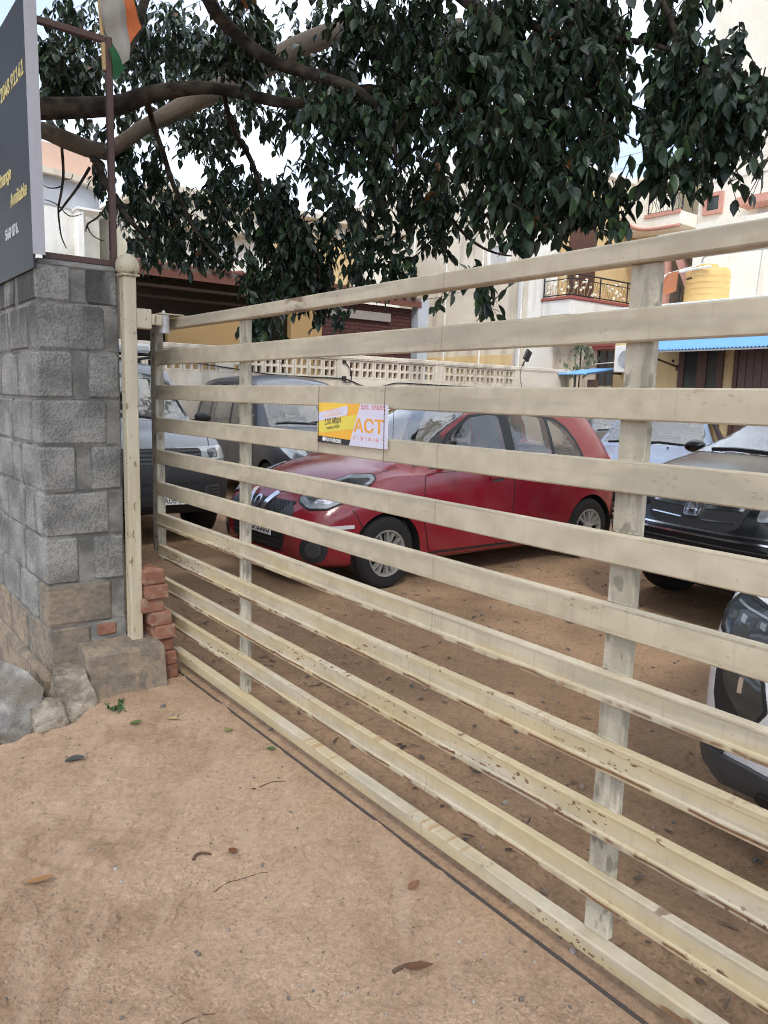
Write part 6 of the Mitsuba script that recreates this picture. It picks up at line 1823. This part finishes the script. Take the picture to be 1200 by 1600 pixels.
# the rest of the wide crown, high over the gate, the verge and the car park
_r = np.random.default_rng(23)
n = 32000
q = np.c_[_r.uniform(-14.5, 6.0, n), _r.uniform(-4.5, 8.5, n), _r.uniform(4.2, 9.6, n)]
dome = 4.2 + 5.2 * np.sqrt(np.clip(1 - ((q[:, 0] + 4.2) / 10) ** 2 - ((q[:, 1] - 2) / 6.5) ** 2, 0, 1))
gap = meshkit.fbm(q * [.7, .7, .5], 2, 3)
q = q[(q[:, 2] < dome) & (gap > .52) & (q[:, 2] > 2.1 + .60 * ((q - EYE) @ FWD)) ]
n = len(q)
a = _r.uniform(0, 6.28, n)
CV, CF = leaf_batch(q, np.c_[.6 * np.cos(a), .6 * np.sin(a), -.8 + 0 * a] + _r.normal(size=(n, 3)) * .3, np.c_[np.cos(a) * .6, np.sin(a) * .6, .8 + 0 * a], _r.uniform(.20, .34, n), _r.uniform(.10, .17, n), _r.uniform(.02, .2, n))
put(tree, 'upper_crown', leaf_mesh(CV, CF, np.arange(n)), 'leaf', smooth=True, color=np.repeat(np.array([[.022, .038, .018]]) * _r.uniform(.7, 1.3, (n, 1)), 14, 0), kind='stuff')
put(tree, 'fine_twigs', cat(*[tube([a, .5 * (a + b) + [0, 0, .01], b], [.004, .003, .0018], 4, cap=False) for a, b in LT]), 'bark', kind='stuff')

# small plants
def shrub(base, label, c, r_, n, size, seed, stem_r=.012, hue=None):
    k = thing(base, label, 'plant')
    V, F, col, tw = leaves_of([(c[0], c[1], c[2], r_[0], r_[1], r_[0], n)], seed, size)
    if hue is not None:
        col = col * 0 + np.array(hue) * np.random.default_rng(seed).uniform(.6, 1.35, (len(col), 1))
    put(k, 'leaves', leaf_mesh(V, F, np.arange(len(V))), 'leaf', smooth=True, color=np.repeat(col, 14, 0))
    put(k, 'stem', tube([(c[0], c[1], c[3]), (c[0] + .02, c[1], c[2] + .4 * r_[1])], stem_r, 6), 'bark')
    return k


shrub('roof_plant', 'leafy shrub growing beyond the dark shed roof beside the gate post ball', (-15.2, 5.9, 4.25, 3.5), (.55, .42), 260, .16, 3)
shrub('sapling', 'small pale green sapling behind the compound wall near the little blue roof', (-13.3, 16.7, 2.75, 0.0), (.42, .55), 170, .13, 4, .02, (.16, .20, .13))
wd = thing('weed', 'tiny dark green weed growing in the sand in front of the concrete footing', 'plant')
V, F, col, tw = leaves_of([(-3.475, 1.105, .012, .045, .008, .030, 110)], 8, .020)
V[..., 2] = np.maximum(V[..., 2], .004) + gz(-3.475, 1.105)
put(wd, 'leaves', leaf_mesh(V, F, np.arange(len(V))), 'leaf', smooth=True, color=np.repeat(np.array([[.05, .11, .04]]) * np.random.default_rng(2).uniform(.7, 1.5, (len(V), 1)), 14, 0))
# ------------------------------------------------------------------ things lying on the sand
def fallen(x, y, L, w, ang, color, label, curl=.15, lift=.006):
    r = math.radians(ang)
    V, F = leaf_batch(np.array([[x, y, gz(x, y) + lift]]), np.array([[math.cos(r), math.sin(r), .02]]), np.array([[0.05, .05, 1.0]]), np.array([L]), np.array([w]), np.array([-curl]))
    V[..., 2] = np.maximum(V[..., 2], gz(x, y) + .003)
    top = leaf_mesh(V, F, [0])
    solo('fallen_leaf', top, 'litter', label, 'leaf', smooth=True, group='fallen leaves on the sand', color=np.repeat(np.array([color]), 14, 0))


fallen(-3.09, .765, .085, .045, 60, (.055, .060, .058), 'dark grey fallen leaf on the sand at far left')
fallen(-2.17, 1.06, .075, .030, -20, (.17, .065, .028), 'reddish brown curled leaf lying in the middle of the sand', .35)
fallen(-2.33, .45, .095, .030, 55, (.25, .13, .055), 'light brown dry leaf on the sand near the left edge', .25)
fallen(-3.29, 1.10, .060, .032, 70, (.09, .12, .04), 'green leaf lying just in front of the weed')
fallen(-2.72, 1.49, .055, .03, 20, (.10, .15, .05), 'green scrap of leaf by the gate track')
fallen(-2.98, 1.46, .060, .03, -60, (.20, .20, .07), 'pale green leaf beside the foot of the second stile')
fallen(-3.25, 1.26, .07, .025, 40, (.38, .29, .13), 'straw coloured leaf on the sand below the footing block')
fallen(-1.40, 1.19, .080, .030, 40, (.13, .062, .038), 'brown leaf fragment at the bottom centre of the sand', .3)
fallen(-1.62, 1.38, .05, .028, 100, (.20, .10, .06), 'small russet leaf near the gate track')


def stick(x, y, L, ang, r, label, bend=.02):
    a = math.radians(ang); d = np.array([math.cos(a), math.sin(a)]); n = np.array([-d[1], d[0]])
    pts = []
    for t in np.linspace(-.5, .5, 8):
        q = np.array([x, y]) + d * L * t + n * bend * (.25 - t * t) * 4
        pts.append((*q, gz(*q) + r * .8))
    solo('stick', tube(pts, np.linspace(r, .55 * r, 8), 6), 'litter', label, 'stick', smooth=True, group='sticks and twigs on the sand',
         color=np.repeat([[.10, .065, .045]], 8 * 6 + 2, 0))


stick(-2.17, .955, .06, 85, .006, 'short dark stick on the sand beside the curled leaf')
stick(-1.98, 1.0, .17, 75, .0016, 'thin curved twig on the sand right of centre', .012)
stick(-1.55, .62, .20, 100, .0016, 'thin straight twig near the bottom left of the sand', .006)
stick(-1.40, 1.20, .09, 80, .006, 'broken piece of stick at the bottom centre', .004)
stick(-2.45, 1.36, .14, 75, .002, 'twig lying parallel to the gate track', .01)

# loose pebbles, too many and too small to tell one by one
_r = np.random.default_rng(5)
_peb = []
_ico = trimesh.creation.icosphere(subdivisions=1, radius=1)
for k in range(1500):
    if k < 800:
        x, y = _r.uniform(-3.4, -.4), _r.uniform(-.2, 1.5)
        s = _r.choice([.0022, .003, .004, .006, .010], p=[.45, .33, .15, .06, .01])
    else:
        x, y = _r.uniform(-5.2, -.2), 1.6 + 4.6 * _r.random() ** 1.5
        s = _r.choice([.003, .005, .008, .012], p=[.35, .35, .22, .08])
    v = _ico.vertices * s * _r.uniform(.6, 1.3, 3) * (1 + .25 * _r.normal(size=(len(_ico.vertices), 1)).clip(-1, 1))
    _peb.append((v + [x, y, gz(x, y) + .25 * s], _r.choice(3, p=[.45, .35, .2])))
_pv = np.vstack([p for p, _ in _peb]); _pf = np.vstack([_ico.faces + i * len(_ico.vertices) for i in range(len(_peb))])
_pc = np.vstack([np.repeat([[(.14, .125, .115), (.26, .20, .155), (.36, .32, .28)][c]], len(_ico.vertices), 0) for _, c in _peb])
solo('pebbles', trimesh.Trimesh(_pv, _pf, process=False), 'litter', 'scattered small pebbles and crumbs on the sand on both sides of the gate', 'pebbles', kind='stuff', smooth=True, color=_pc)

# leaf litter under the tree behind the gate
V, F = [], None
n = 520
lx, ly = _r.uniform(-5.0, -.6, n), 1.75 + 5.0 * _r.random(n) ** 1.4
a = _r.uniform(0, 6.28, n)
base = np.c_[lx, ly, [gz(p, q) + .004 for p, q in zip(lx, ly)]]
LVv, LFf = leaf_batch(base, np.c_[np.cos(a), np.sin(a), .05 + 0 * a], np.c_[.2 * np.cos(a * 3), .2 * np.sin(a * 5), 1 + 0 * a], _r.uniform(.012, .075, n), _r.uniform(.004, .022, n), _r.uniform(-.3, .1, n))
cc = np.array([[.075, .055, .045], [.15, .10, .07], [.11, .09, .075]])[_r.integers(0, 3, n)]
solo('leaf_litter', leaf_mesh(LVv, LFf, np.arange(n)), 'litter', 'dry brown leaf litter scattered on the ground behind the gate', 'leaf litter', kind='stuff', smooth=True, color=np.repeat(cc, 14, 0))
